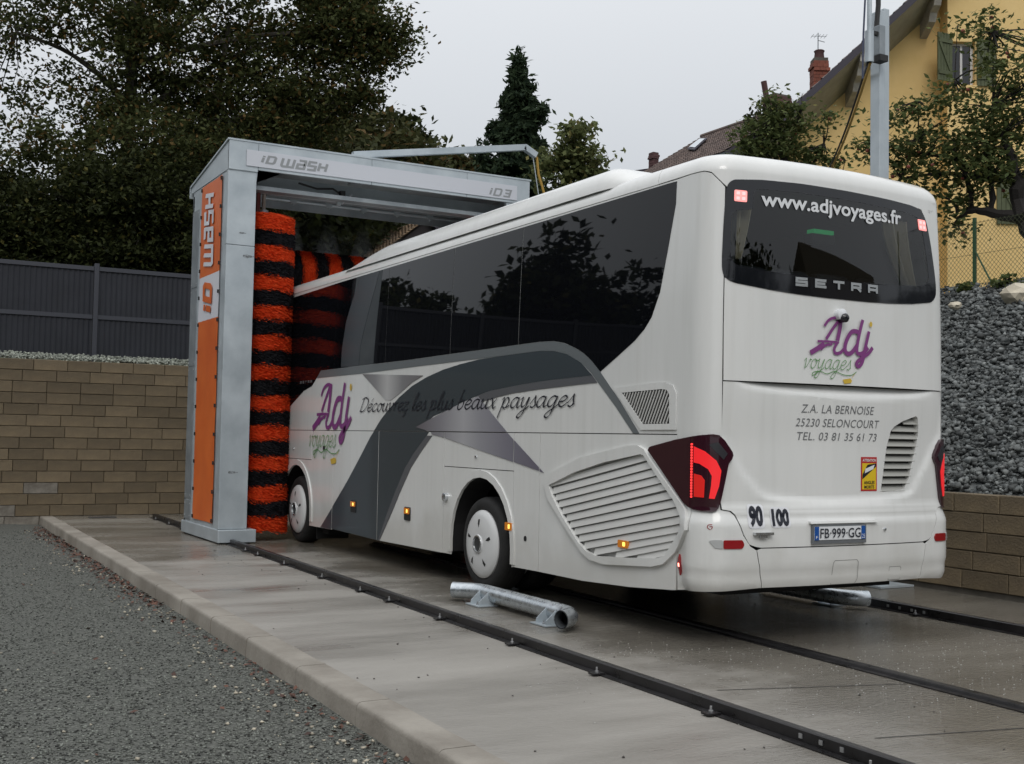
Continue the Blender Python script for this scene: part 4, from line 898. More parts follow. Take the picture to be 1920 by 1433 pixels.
CUR = {  # running hand, x-height 1
 'a': ([[(.80, .92), (.5, 1.0), (.18, .72), (.12, .25), (.32, 0), (.6, .2), (.82, .8)], [(.86, 1.0), (.78, .3), (.9, .0), (1.12, .2)]], 1.05),
 'b': ([[(.30, 1.95), (.42, 2.0), (.30, 1.6), (.12, .5), (.2, .05), (.45, 0), (.72, .35), (.72, .8), (.5, 1.0), (.28, .75)]], .92),
 'c': ([[(.72, .85), (.55, 1.0), (.2, .75), (.1, .3), (.3, 0), (.6, .1), (.82, .35)]], .80),
 'd': ([[(.80, .92), (.5, 1.0), (.18, .72), (.12, .25), (.32, 0), (.6, .2), (.82, .8)], [(1.02, 2.0), (.86, 1.0), (.78, .3), (.9, 0), (1.12, .2)]], 1.08),
 'e': ([[(.14, .45), (.5, .52), (.74, .8), (.52, 1.0), (.2, .75), (.1, .3), (.34, 0), (.62, .1), (.88, .4)]], .85),
 'g': ([[(.80, .92), (.5, 1.0), (.18, .72), (.12, .25), (.32, .02), (.6, .2), (.82, .8)], [(.88, 1.0), (.74, .1), (.62, -.7), (.34, -1.0), (.12, -.8), (.35, -.45), (.8, -.1), (1.1, .2)]], 1.05),
 'l': ([[(.12, .2), (.45, 1.2), (.55, 1.85), (.42, 2.0), (.25, 1.4), (.16, .4), (.28, 0), (.52, .25)]], .50),
 'o': ([[(.5, 1.0), (.2, .78), (.12, .3), (.34, 0), (.62, .15), (.74, .6), (.55, .98), (.62, .85), (.95, .85)]], .88),
 'p': ([[(.02, .8), (.22, 1.05), (.16, .3), (-.02, -1.0)], [(.16, .3), (.4, .95), (.64, 1.0), (.76, .65), (.62, .15), (.4, 0), (.24, .2)], [(.6, .05), (.95, .25)]], .98),
 'r': ([[(.02, .7), (.22, 1.02), (.18, .4), (.12, 0)], [(.17, .5), (.4, .95), (.66, 1.0)]], .66),
 's': ([[(.05, .3), (.38, .9), (.45, 1.1), (.48, .7), (.58, .3), (.40, 0), (.14, .1)], [(.4, 0), (.7, .25)]], .66),
 'u': ([[(.02, .7), (.2, 1.0), (.14, .3), (.3, 0), (.58, .2), (.74, .98)], [(.78, 1.0), (.70, .3), (.82, 0), (1.02, .2)]], .98),
 'v': ([[(.0, .75), (.2, 1.0), (.24, .5), (.28, 0), (.6, .5), (.72, 1.0), (.68, .85), (.92, .92)]], .84),
 'x': ([[(.05, .85), (.25, 1.0), (.45, .4), (.62, 0), (.85, .2)], [(.8, 1.0), (.45, .45), (.05, 0)]], .85),
 'y': ([[(.02, .75), (.2, 1.0), (.16, .35), (.34, .05), (.6, .3), (.78, 1.0)], [(.84, 1.0), (.66, 0), (.45, -.75), (.18, -1.0), (.02, -.8), (.3, -.4), (.8, -.05), (1.02, .2)]], .98),
 'z': ([[(.08, .85), (.25, 1.0), (.68, .95), (.3, .5), (.05, .02), (.3, .1), (.5, -.2), (.42, -.6), (.2, -.7)], [(.4, -.05), (.8, .2)]], .80),
 'D': ([[(.42, 1.75), (.30, 1.0), (.16, .05)], [(.12, 1.55), (.6, 1.8), (1.15, 1.5), (1.2, .8), (.75, .12), (.30, 0), (.08, .15)]], 1.32),
 ' ': ([], .55)}
CUR['é'] = (CUR['e'][0]+[[(.5, 1.3), (.75, 1.65)]], CUR['e'][1])
def cursive(s, w=.13, pen=(.9, .35), slant=.28):
    x = 0; SL = []
    for ch in s:
        st, ad = CUR[ch]
        for S in st: SL.append([(px+x+py*slant, py) for px, py in S])
        x += ad
    V, F, Z = strokes(SL, w, True, pen); return V, F, Z, x
def scale2(V, k, kx_=1.0, u0=0, v0=0): return [(u0+a*k*kx_, v0+b*k) for a, b in V]
# slogan on the side
V, F, Z, adv = cursive('Découvrez les plus beaux paysages', .175)
kxx = (8.235-3.09)/(adv+.2); V = [(-8.235+a*kxx, 1.848+b*.098) for a, b in V]
put('slogan_lettering', V, F, m_black, bus, off=.009, zs=Z)
# Adj voyages emblem
LOGO = {'A1': [(.152, .224), (.195, .272), (.248, .294), (.305, .296)], 'A2': [(.325, .301), (.311, .208), (.286, .115)], 'A3': [(.314, .290), (.235, .205), (.169, .121)], 'bar': [(.082, .101), (.193, .104), (.303, .101)],
 'A4': [(.150, .085), (.095, .05), (.012, .006)], 'A5': [(.235, .086), (.166, .072), (.115, .035)], 'A6': [(.283, .098), (.254, .05), (.266, .016), (.313, .02), (.36, .058)],
 'd1': [(.515, .190), (.49, .200), (.438, .193), (.388, .131), (.366, .062), (.385, .022), (.436, .027), (.505, .096)], 'd2': [(.561, .298), (.519, .17), (.495, .055), (.515, .023), (.564, .033), (.622, .077)],
 'j1': [(.631, .209), (.588, .07), (.557, -.039), (.514, -.079), (.493, -.052), (.549, -.009), (.622, .031), (.673, .08)]}
LW = {'A1': .022, 'A2': .038, 'A3': .026, 'bar': .018, 'A4': .040, 'A5': .020, 'A6': .026, 'd1': .036, 'd2': .032, 'j1': .032}
def emblem(u0, v0, k, ku, off):
    e = bpy.data.objects.new('emblem', None); COL.objects.link(e); e.parent = bus; ORG[e.name] = ORG[bus.name]
    V, F, Z = strokes(list(LOGO.values()), [LW[a] for a in LOGO], True)
    put('emblem_initials', [(u0+a*ku, v0+b*k) for a, b in V], F, m_purple, e, off=off, zs=Z)
    n_ = 20; V = [(.655+.016*math.cos(t*2*math.pi/n_), .268+.022*math.sin(t*2*math.pi/n_)) for t in range(n_)]
    put('emblem_dot', [(u0+a*ku, v0+b*k) for a, b in V], [tuple(range(n_))], m_yellow, e, off=off)
    V, F, Z, adv = cursive('voyages', .105, (.9, .45)); s_ = .50/(adv+.2)
    V = [(-.062+a*s_, -.113+b*.075) for a, b in V]; put('emblem_word', [(u0+a*ku, v0+b*k) for a, b in V], F, m_green, e, off=off+.0005, zs=Z)
    V, F, Z = strokes([[(.09, -.126), (.064, -.157), (.033, -.168), (.045, -.143), (.116, -.135), (.181, -.152), (.26, -.129), (.355, -.153), (.437, -.152), (.493, -.124)]], .006)
    put('emblem_flourish', [(u0+a*ku, v0+b*k) for a, b in V], F, m_green, e, off=off, zs=Z)
    put('emblem_tag', [(u0+a*ku, v0+b*k) for a, b in [(.344, -.191), (.425, -.178), (.445, -.195), (.435, -.215), (.362, -.224), (.352, -.205)]]+[(u0+a*ku, v0+b*k) for a, b in [(.432, -.185), (.437, -.182), (.476, -.14), (.472, -.138)]], [(0, 1, 2, 3, 4, 5), (6, 7, 8, 9)], m_yellow, e, off=off)
emblem(-.409, 2.257, 1.0, 1.0, .014)
emblem(-9.99, 1.618, 2.06, 2.2, .009)
# rear texts
def word(s, u0, u1, v0, v1, m, name='lettering', off=.005, fn=None, parent=None, offset=0, shear=0, space=1):
    V, F = text2d(s, 1, offset, shear, space); return put(name, fit(V, u0, u1, v0, v1), F, m, parent or bus, fn, off)
word('www.adjvoyages.fr', -.878, .640, 3.340, 3.492, m_wprint, 'web_address', .012, offset=.022, parent=rwn)
word('Z.A. LA BERNOISE', -.468, .304, 1.795, 1.861, m_gprint, 'address_line', .003, fn=PH, shear=.18, space=1.05)
word('25230 SELONCOURT', -.517, .372, 1.688, 1.752, m_gprint, 'address_line', .003, fn=PH, shear=.18, space=1.05)
word('TEL. 03 81 35 61 73', -.497, .350, 1.582, 1.645, m_gprint, 'address_line', .003, fn=PH, shear=.18, space=1.05)
for s, u0, u1, v0, v1 in (('90', -.964, -.842, .921, 1.080), ('100', -.763, -.605, .924, 1.056)):
    patch('speed_sticker', rrect(u0-.012, u1+.012, v0-.012, v1+.012, .03), mat('sticker_white', (.72, .73, .76), .4), bus, off=.003, thick=.001, ucuts=[], vcuts=VC, fn=PH)
    word(s, u0, u1, v0, v1, m_black, 'speed_number', .006, fn=PH, offset=.055)
def wide(s, cw, gap):
    SL = []; x = 0
    D_ = {'S': [[(1, .88), (.1, .88), (.1, .5), (.92, .5), (.92, .12), (0, .12)]], 'E': [[(1, .88), (.12, .88), (.12, .12), (1, .12)], [(.12, .5), (.9, .5)]], 'T': [[(0, .88), (1, .88)], [(.5, .88), (.5, 0)]],
          'R': [[(.12, 0), (.12, .88), (.9, .88), (.9, .45), (.12, .45)], [(.6, .45), (.95, 0)]], 'A': [[(.12, 0), (.12, .88), (.9, .88), (.9, 0)], [(.12, .4), (.9, .4)]]}
    for ch in s:
        for S in D_[ch]: SL.append([(x+px*cw, py) for px, py in S])
        x += cw+gap
    return strokes(SL, .31, False)
V, F, Z = wide('SETRA', 1.55, .95); V = fit(V, -.545, .330, 2.772, 2.848); 
put('maker_badge', V, F, mat('badge_silver', (.45, .47, .48), .25, metal=.6), rwn, off=.013, zs=Z)
V, F, Z = wide('SETRA', 1.55, .95); put('maker_badge', fit(V, -10.56, -10.05, 2.272, 2.312), F, m_gprint, bus, off=.006, zs=Z)
# number plate
def pl(u, v, off=0): return P(u, v, off+.0)
PU0, PU1, PV0, PV1 = -.405, .148, .783, .928
q = MB()
def flatb(u0, u1, v0, v1, o0, o1, m):
    pts = [(u0, v0), (u1, v0), (u1, v1), (u0, v1)]; q.add([P(a, b, o0) for a, b in pts]+[P(a, b, o1) for a, b in pts], [(0, 1, 2, 3), (4, 5, 6, 7), (0, 1, 5, 4), (1, 2, 6, 5), (2, 3, 7, 6), (3, 0, 4, 7)], m)
flatb(PU0, PU1, PV0, PV1, .0, .022, mat('plate_holder', (.14, .15, .16), .4)); ph = q.build('number_plate', parent=bus)
q = MB(); flatb(PU0+.016, PU1-.016, PV0+.03, PV1-.012, .022, .026, m_wprint); q.build('plate_face', parent=ph)
q = MB(); flatb(PU0+.016, PU0+.058, PV0+.03, PV1-.012, .026, .028, mat('plate_blue', (.01, .08, .32), .4)); flatb(PU1-.058, PU1-.016, PV0+.03, PV1-.012, .026, .028, mat('plate_blue')); q.build('plate_band', parent=ph)
word('FB·999·GG', PU0+.070, PU1-.068, PV0+.044, PV1-.026, m_black, 'plate_number', .0295, parent=ph, offset=.005)
word('F', PU0+.028, PU0+.046, PV0+.04, PV0+.062, m_wprint, 'plate_letter', .0295, parent=ph); word('25', PU1-.052, PU1-.022, PV0+.036, PV0+.07, m_wprint, 'plate_letter', .0295, parent=ph)
q = MB(); flatb(PU0-.02, PU1+.13, PV1+.012, PV1+.030, -.01, .03, m_white); q.build('plate_hood', parent=bus)
# blind-spot sticker
su0, su1, sv0, sv1 = .174, .356, 1.183, 1.456
st = patch('warning_sticker', [(su0, sv0), (su1, sv0), (su1, sv1), (su0, sv1)], mat('sticker_red', (.45, .03, .03), .4), bus, off=.003, thick=.002, ucuts=[], vcuts=[], fn=PH)
patch('sticker_field', [(su0+.012, sv0+.014), (su1-.012, sv0+.014), (su1-.012, sv1-.050), (su0+.012, sv1-.050)], mat('sticker_yellow', (.72, .50, .02), .4), st, off=.0045, thick=.001, ucuts=[], vcuts=[], fn=PH)
word('ATTENTION', su0+.014, su1-.014, sv1-.037, sv1-.015, m_wprint, 'sticker_word', .0065, fn=PH, parent=st, offset=.02)
word('ANGLES', su0+.030, su1-.030, sv0+.055, sv0+.082, m_black, 'sticker_word', .0065, fn=PH, parent=st, offset=.02); word('MORTS', su0+.034, su1-.034, sv0+.020, sv0+.046, m_black, 'sticker_word', .0065, fn=PH, parent=st, offset=.02)
cx_, cy_ = (su0+su1)/2, 1.335
put('sticker_cone', [(su0+.013, sv0+.095), (su1-.013, cy_+.045), (su1-.013, cy_+.07), (cx_-.02, cy_+.06), (su0+.013, cy_-.02)], [(0, 1, 2, 3, 4)], m_black, st, fn=PH, off=.0065)
put('sticker_coach', [(cx_-.055, cy_-.01), (cx_+.045, cy_+.025), (cx_+.060, cy_+.060), (cx_-.045, cy_+.028)], [(0, 1, 2, 3)], m_wprint, st, fn=PH, off=.0075)
# small fittings
q = MB(); 
def knob(u, v, r, h, m, name): 
    c = Vector(P(u, v, 0)); n_ = (Vector(P(u, v, .01))-c).normalized(); k = MB(); k.lathe(c, n_, [(r*1.0, 0), (r, h), (r*.6, h*1.2), (0, h*1.25)], m, 14); return k.build(name, parent=bus)
knob(-.101, 2.578, .047, .05, m_wprint, 'rear_camera'); knob(-.092, 2.55, .036, .075, m_frit, 'camera_lens')
knob(.378, .88, .013, .012, m_chrome, 'lock'); knob(-9.5, 1.37, .03, .012, m_seal, 'lock'); knob(-4.997, 1.354, .018, .012, m_chrome, 'lock'); knob(-10.775, 1.34, .016, .012, m_chrome, 'lock')
knob(-5.677, .908, .045, .035, m_chrome, 'filler_cap'); knob(-3.956, .608, .026, .004, m_seal, 'towing_hole')
q = MB(); flatb(-.937, -.776, .862, .881, .0, .04, m_chrome); flatb(-.885, -.828, .84, .862, .0, .03, m_chrome); q.build('hatch_handle', parent=bus)
def amber(u, v, w, h, dark):
    if dark: b0 = patch('side_marker', rrect(u-w/2-.01, u+w/2+.01, v-h*1.6, v+h/2+.01, .015), m_seal, bus, off=.012, thick=.012, ucuts=[], vcuts=[])
    else: b0 = bus
    o = patch('amber_marker' , rrect(u-w/2, u+w/2, v-h/2, v+h/2, .012), m_amber, b0, off=.022, thick=.02, ucuts=[], vcuts=[])
    patch('marker_bulb', rrect(u+w*.02, u+w*.28, v-h*.28, v+h*.28, .008), m_amberl, o if not dark else b0, off=.025, thick=.002, ucuts=[], vcuts=[])
amber(-8.36, .675, .15, .065, True); amber(-6.68, .695, .14, .068, True); amber(-4.262, .70, .13, .075, False); amber(-2.312, .702, .14, .062, False)
def outline(L_, m, name, w=.004, off=.0015):
    pts = L_+[L_[0]]; V, F, Z = strokes([pts], w, False); put(name, V, F, m, bus, off=off)
m_thin = mat('thin_gap', (.16, .16, .15), .6)
outline([(-.185, .46), (.07, .46), (.085, .5), (.085, .63), (.07, .648), (-.16, .648), (-.178, .63)], m_thin, 'tow_cover'); outline([(.445, .468), (.585, .468), (.592, .56), (.58, .574), (.45, .574)], m_thin, 'tow_cover')
V, F, Z = strokes([[(-1.255, .90), (-1.275, .915), (-1.27, .935), (-1.245, .94)], [(-1.25, .905), (-1.245, .925), (-1.262, .924)]], .005); 
put('small_decal', V, F, m_reflr, bus, off=.004, zs=Z)
# ------------------------------------------------------------------ wash gantry
m_galv = mat('galvanised_sheet', (.38, .43, .465), .45, metal=.3, vscale=2.3, col2=(.53, .585, .62), detail=8, rvar=.1, ramp=(.3, .7), bump=.04, bscale=12)
m_galvd = mat('galvanised_dull', (.20, .225, .245), .5, metal=.35, vscale=3.5, col2=(.30, .33, .35), detail=8)
m_sign = mat('white_sign_panel', (.56, .58, .63), .35)
m_signp = mat('sign_grey', (.27, .285, .295), .4)
m_banner = mat('orange_banner', (.62, .115, .018), .42, vscale=2.0, col2=(.70, .15, .025), bump=.12, bscale=5)
m_bwhite = mat('banner_white', (.66, .67, .72), .5); m_tie = mat('black_tie', (.015, .015, .015), .6)
m_primer = mat('red_primer', (.16, .03, .025), .6); m_cream = mat('cream_shaft', (.45, .43, .38), .5)
gan = thing('wash_gantry', (.02, 10.5, 0), 'grey galvanised gantry of a vehicle wash straddling the front of the coach', 'wash gantry')
GY0, GY1 = 9.62, 11.55; GXL, GXR = -2.40, 2.47; GT = 5.70
def column(sx):
    # sx = -1 left, 1 right ; outer face at GXL / GXR
    X0 = GXL if sx < 0 else GXR; s = -sx
    q = MB(); xa = X0; 
    def bx(a, b, y0, y1, z0, z1, m, c=0): q.box(min(X0+s*a, X0+s*b), max(X0+s*a, X0+s*b), y0, y1, z0, z1, m, c)
    # side plate with a shallow step around the banner
    bx(.0, .05, GY0+.05, GY1, .2, 5.30, m_galv)
    q.build('side_plate', parent=gan)
    for z0, z1 in ((.205, 4.20), (4.206, 5.36)):
        q = MB(); bx(-.006, .40, GY0-.04, GY0+.05, z0, z1, m_galv, .006); q.build('front_plate', parent=gan)
    q = MB(); bx(.0, .36, GY1-.06, GY1+.02, .2, 5.2, m_galvd); q.build('rear_plate', parent=gan)
    q = MB(); bx(-.02, .52, GY0-.10, GY1+.10, .02, .20, m_galv, .01); q.build('base_skirt', parent=gan)
    q = MB(); bx(.03, .45, GY0-.05, GY1+.05, .0, .02, m_dark); q.build('base_foot', parent=gan)
    for (y0, y1, z0, z1) in ((GY1-.40, GY1-.03, .24, .52), (GY1-.40, GY1-.03, .55, 2.55), (GY1-.40, GY1-.03, 2.56, 3.75), (GY1-.40, GY1-.03, 3.76, 4.95)):
        q = MB(); bx(-.012, .0, y0, y1, z0, z1, m_galvd); pl_ = q.build('access_panel', parent=gan)
        q = MB()
        for y in (y0+.04, y1-.04):
            for z in (z0+.05, z1-.05): q.lathe((X0-s*.012, y, z), (-s, 0, 0), [(.010, 0), (.008, .008), (0, .009)], m_bolt, 6)
        q.build('rivets', parent=pl_)
column(-1); column(1)
m_smg = mat('grease_smear', (.10, .11, .115), .6, vscale=30, col2=(.30, .33, .35), ramp=(.4, .6))
for (px, py, w_, h_) in ((466, 481, .16, .055), (437, 886, .14, .05), (455, 437, .10, .03)):
    c = hy(px, py, GY0-.042); q = MB(); N_ = 10; vs = []
    for k in range(N_+1): t = k/N_; e = h_*(.35+.65*math.sin(math.pi*min(1, .15+t)))*random.uniform(.6, 1)/2; vs += [(c.x-w_/2+w_*t, GY0-.042, c.z-e), (c.x-w_/2+w_*t, GY0-.042, c.z+e)]
    q.add(vs, [(2*i, 2*i+2, 2*i+3, 2*i+1) for i in range(N_)], m_smg); q.build('grease_smear', parent=gan)
# gable cheeks and roof
for X0, s in ((GXL, 1), (GXR, -1)):
    q = MB(); q.prism([(X0-s*.01, GY0-.05, 5.27), (X0-s*.01, GY1+.10, 5.27), (X0-s*.01, GY1+.12, 5.40), (X0-s*.01, GY0-.05, GT)], (s*.05, 0, 0), m_galv); q.build('gable_cheek', parent=gan)
q = MB(); q.prism([(GXL-.03, GY0-.07, GT+.012), (GXL-.03, GY1+.16, 5.385), (GXL-.03, GY1+.16, 5.36), (GXL-.03, GY0-.07, GT-.012)], (GXR-GXL+.06, 0, 0), m_galv); q.build('roof_sheet', parent=gan)
q = MB(); q.box(GXL-.03, GXR+.03, GY1+.13, GY1+.16, 5.20, 5.37, m_galv); q.build('eave_strip', parent=gan)
xs = [GXL-.012, -1.985, -.25, 1.35, GXR+.012]
for a, c in zip(xs[:-1], xs[1:]):
    q = MB(); q.box(a+.002, c-.002, GY0-.06, GY0-.02, 5.27 if a < -2.2 else 5.30, GT-.01, m_galv, .005); q.build('fascia_panel', parent=gan)
q = MB(); q.box(-2.16, 2.24, GY0-.075, GY0-.062, 5.345, 5.575, m_sign); sg_ = q.build('sign_panel', parent=gan)
q = MB(); q.prism([(-2.0, GY0-.03, 5.12), (-1.98, GY0-.03, 5.30), (-1.62, GY0-.03, 5.30)], (0, .04, 0), m_galv)
q.prism([(-2.0, GY0-.03, 5.12), (-1.62, GY0-.03, 5.30), (-1.60, GY0-.03, 5.345), (-2.0, GY0-.03, 5.345)], (0, .03, 0), m_galv); q.build('corner_gusset', parent=gan)
# blocky italic sign letters
BL = {'i': ([[(.0, 0), (.0, .70)], [(0, .80), (0, 1.0)]], .44), 'D': ([[(.0, .5), (0, 1), (.62, 1), (.74, .86), (.74, .14), (.62, 0), (0, 0), (0, .5)]], 1.05), 'w': ([[(0, 1), (0, .12), (.1, 0), (1.2, 0), (1.2, 1)], [(.6, 1), (.6, 0)]], 1.5),
      'a': ([[(.05, 1), (.72, 1), (.74, .9), (.74, 0), (0, 0), (0, .50), (.74, .50)]], 1.04), 'S': ([[(.78, 1), (.0, 1), (0, .52), (.74, .48), (.74, 0), (-.04, 0)]], 1.04), 'H': ([[(0, 0), (0, 1)], [(.74, 0), (.74, 1)], [(0, .5), (.74, .5)]], 1.04),
      '3': ([[(0, 1), (.7, 1), (.7, 0), (0, 0)], [(.12, .5), (.7, .5)]], 1.0), ' ': ([], .38)}
def block(s, w=.25, sh=.22):
    x = 0; SL = []
    for ch in s:
        st, ad = BL[ch]
        for S in st: SL.append([(a*.92+x+b*sh, b) for a, b in S])
        x += ad
    return strokes(SL, w, False)
def sgn(u, v, off=0): return (u, GY0-.075-off, v)
SY = GY0-.075
def span(a, b_): A, B_ = hy(*a, SY), hy(*b_, SY); return A.x, B_.x
for s, a, b_, v0, v1 in (('iD', (489, 300), (520, 303), 5.405, 5.525), ('waSH', (525, 305), (616, 315), 5.385, 5.530), ('iD3', (917, 365), (960, 371), 5.375, 5.50)):
    u0, u1 = span(a, b_)
    V, F, Z = block(s, .25 if s != 'iD3' else .21); put('sign_letters', fit(V, u0, u1, v0, v1), F, m_signp, sg_, fn=sgn, off=.003, zs=Z)
# banner on the outer side of the left column
YB0, YB1, ZB0, ZB1 = 9.86, 10.98, .27, 5.24
def bn(u, v, off=0):   # u: metres up the text direction (z), v: across (y)
    w = .006*math.sin(v*23+2*math.sin(u*2.0))*math.exp(-((u-1.78) % 1.4)*3)+.004*math.sin(u*5.1)*math.sin(v*6)
    return (GXL-.016-off-w, v, u)
q = MB(); nz, ny = 90, 8; zz = [ZB0+(ZB1-ZB0)*i/nz for i in range(nz+1)]
for nm, z0, z1, m_ in (('banner', ZB0, 3.20, m_banner), ('banner_label', 3.20, 3.86, m_bwhite), ('banner', 3.86, ZB1, m_banner)):
    q = MB(); N_ = int((z1-z0)/.055); vs = []
    for i in range(N_+1):
        for j in range(ny+1): vs.append(bn(z0+(z1-z0)*i/N_, YB0+(YB1-YB0)*j/ny))
    q.add(vs, [(i*(ny+1)+j, i*(ny+1)+j+1, (i+1)*(ny+1)+j+1, (i+1)*(ny+1)+j) for i in range(N_) for j in range(ny)], m_, True); q.build(nm, parent=gan)
def vert(s, z0, z1, y0, y1, m):
    V, F, Z = block(s, .25 if s != 'iD' else .30); V = fit(V, z0, z1, 0, 1); V = [(a, y1-(1-b)*(y1-y0)) for a, b in V]
    put('banner_letters', [(a, b) for a, b in V], F, m, gan, fn=bn, off=.014, zs=Z)
vert('waSH', 3.97, 5.10, 10.20, 10.76, m_bwhite); vert('iD', 3.29, 3.77, 10.18, 10.72, m_banner)
for y in (YB0+.02, YB1-.02):
    for i in range(13):
        q = MB(); z = ZB0+.04+i*(ZB1-ZB0-.08)/12; q.box(GXL-.035, GXL-.005, y-.012, y+.012, z-.03, z+.02, m_tie); q.build('banner_tie', parent=gan)
# overhead carriage, roller tube and spray pipe
q = MB(); q.box(GXL+.10, GXR-.10, 10.15, 10.18, 5.12, 5.36, m_galv); q.box(GXL+.10, GXR-.10, 10.05, 10.18, 5.10, 5.125, m_galv); q.build('carriage_beam', parent=gan)
q = MB(); q.box(GXL+.05, GXR-.05, 9.7, 9.9, 5.05, 5.11, m_galvd); q.box(GXL+.05, GXR-.05, 11.40, 11.5, 5.28, 5.36, m_galvd); q.build('cross_beam', parent=gan)
q = MB(); q.tube([(-1.5, 10.75, 5.30), (2.1, 10.75, 5.30)], .11, m_galvd, 20); q.build('roller_tube', parent=gan)
q = MB(); q.tube([(-2.2, 11.25, 5.27), (2.2, 11.25, 5.25)], .024, m_galv, 8); sp = q.build('spray_pipe', parent=gan)
NOZ = [-1.42, -.90, -.30, .30, .9, 1.5]
for x in NOZ:
    q = MB(); q.box(x-.05, x+.05, 11.22, 11.28, 5.22, 5.30, m_galv); q.lathe((x, 11.25, 5.22), (0, 0, -1), [(.018, 0), (.012, .03), (0, .03)], m_galv, 8); q.build('nozzle', parent=sp)
q = MB(); q.tube([(-.55, 10.0, 5.05), (-.38, 10.02, 5.22)], .016, m_sign, 6); q.box(-.62, -.56, 10.0, 10.06, 5.03, 5.20, m_galv); q.build('limit_switch', parent=gan)
q = MB(); q.tube([(-1.3, 9.8, 5.24), (-1.0, 9.85, 5.20), (-.75, 9.85, 5.23), (-.6, 9.9, 5.17)], .015, m_tie, 6); q.box(-.62, -.55, 9.85, 9.95, 5.12, 5.22, m_tie); q.build('hose', parent=gan)
# brushes: bands of radial bristles round a shaft
m_bo = leafmat('orange_bristle', (.74, .075, .018), (.84, .10, .022), (.62, .055, .015), .2)
m_bk = leafmat('black_bristle', (.014, .014, .018), (.026, .026, .030), (.018, .017, .020), .2)
def brush(label, base, axis, a0, nb, bw, rad, name='rotating_brush', group='rotating wash brushes', first=0, light=0):
    t = thing(name, base, label, 'brush', group); d = Vector(axis); e1 = d.orthogonal().normalized(); e2 = d.cross(e1)
    D3 = np.array(d[:]); A = np.array(e1[:]); B_ = np.array(e2[:]); c0 = np.array(base, float)
    q = MB(); q.tube([Vector(base)+d*(a0-.05), Vector(base)+d*(a0+nb*bw+.05)], .10, m_dark, 12); q.build('brush_core', parent=t)
    for i in range(nb):
        col = m_bo if (i+first) % 2 == 0 else m_bk; h0 = a0+i*bw; n_ = 3400 if light == 0 else 900
        th = RNG.uniform(0, 2*math.pi, n_); hh = h0+bw*RNG.uniform(-.03, 1.03, n_); w = .009; drop = (-.06 if abs(axis[2]) > .5 else 0)
        lean = RNG.normal(.46, .05, n_); r1 = rad*(1+RNG.normal(0, .014, n_)+.015*np.sin(th*3+i*1.7)*RNG.uniform(.6, 1, n_)); r0 = np.full(n_, rad*.80)
        rm = r1*.72
        def pt(r, t_, h): return c0+np.outer(h, D3)+(np.outer(np.cos(t_), A)+np.outer(np.sin(t_), B_))*r[:, None]
        dr = drop+RNG.normal(0, .012, n_)
        p0 = pt(r0, th, hh); p1 = pt(r1, th+lean, hh+dr+.02*np.sin(th*4+i*2)); tw = w/r1
        p2 = pt(r1, th+lean+tw, hh+dr+.02*np.sin(th*4+i*2)+RNG.normal(0, .006, n_)); p3 = pt(r0, th+.12, hh)
        p3 = pt(r0, th+.03, hh); V = np.stack([p0, p1, p2, p3], 1).reshape(-1, 3); F = np.arange(4*n_).reshape(n_, 4)
        # felted outer sleeve of the band
        m_ = 64; k = 6; tt = np.linspace(0, 2*math.pi, m_, endpoint=False); S_ = []
        for j in range(k+1):
            hj = h0+bw*j/k+(drop*.9)+.012*np.sin(tt*5+i*2+0)+.008*np.sin(tt*13+j*0); rr = rad*.94*(1+.015*np.sin(tt*3+i*1.7)+.008*np.sin(tt*11+j*2.1+i)+RNG.normal(0, .006, m_))*(1-.02*abs(2*j/k-1)**4)
            S_.append(pt(rr, tt, hj))
        caps_ = [pt(np.full(m_, .1), tt, np.full(m_, h0+drop*.2)), pt(np.full(m_, .1), tt, np.full(m_, h0+bw+drop*.2))]
        S_ = [caps_[0]]+S_+[caps_[1]]; SV = np.concatenate(S_); o = len(V)
        jj, ii = np.meshgrid(range(k+2), range(m_), indexing='ij'); a = (jj*m_+ii).ravel(); b2 = (jj*m_+(ii+1) % m_).ravel()
        SF = np.stack([a, b2, b2+m_, a+m_], 1)+o
        fast_mesh('bristle_band', np.concatenate([V, SV]), np.concatenate([F, SF]), col, parent=t, smooth=True)
    return t
BX_, BY_ = -1.69, 10.22
vb = brush('tall upright brush with orange and black bands beside the grey column', (BX_, BY_, 0), (0, 0, 1), .19, 21, .218, .465)
q = MB(); q.tube([(BX_, BY_, 4.7), (BX_, BY_, 5.34)], .028, m_cream, 10); q.tube([(BX_, BY_, 4.80), (BX_, BY_, 4.86)], .07, m_galv, 12); q.build('shaft', parent=vb)
q = MB(); q.box(BX_-.12, BX_-.07, BY_-.06, BY_+.02, 4.82, 5.34, m_primer); q.box(BX_-.1, BX_+.08, BY_-.05, BY_+.05, 4.74, 4.80, m_galvd); q.build('bracket', parent=vb)
q = MB(); q.box(BX_-.06, BX_+.55, BY_+.05, BY_+.3, 5.24, 5.34, m_primer); q.build('swing_arm', parent=vb)
hb = brush('horizontal brush with orange and black bands lying across the front of the coach roof', (-1.10, 11.02, 4.03), (1, 0, 0), -.02, 11, .215, .40, first=1)
vr = brush('upright banded brush hidden beyond the right side of the coach', (2*CX-BX_, BY_, 0), (0, 0, 1), .19, 21, .218, .455, light=1)
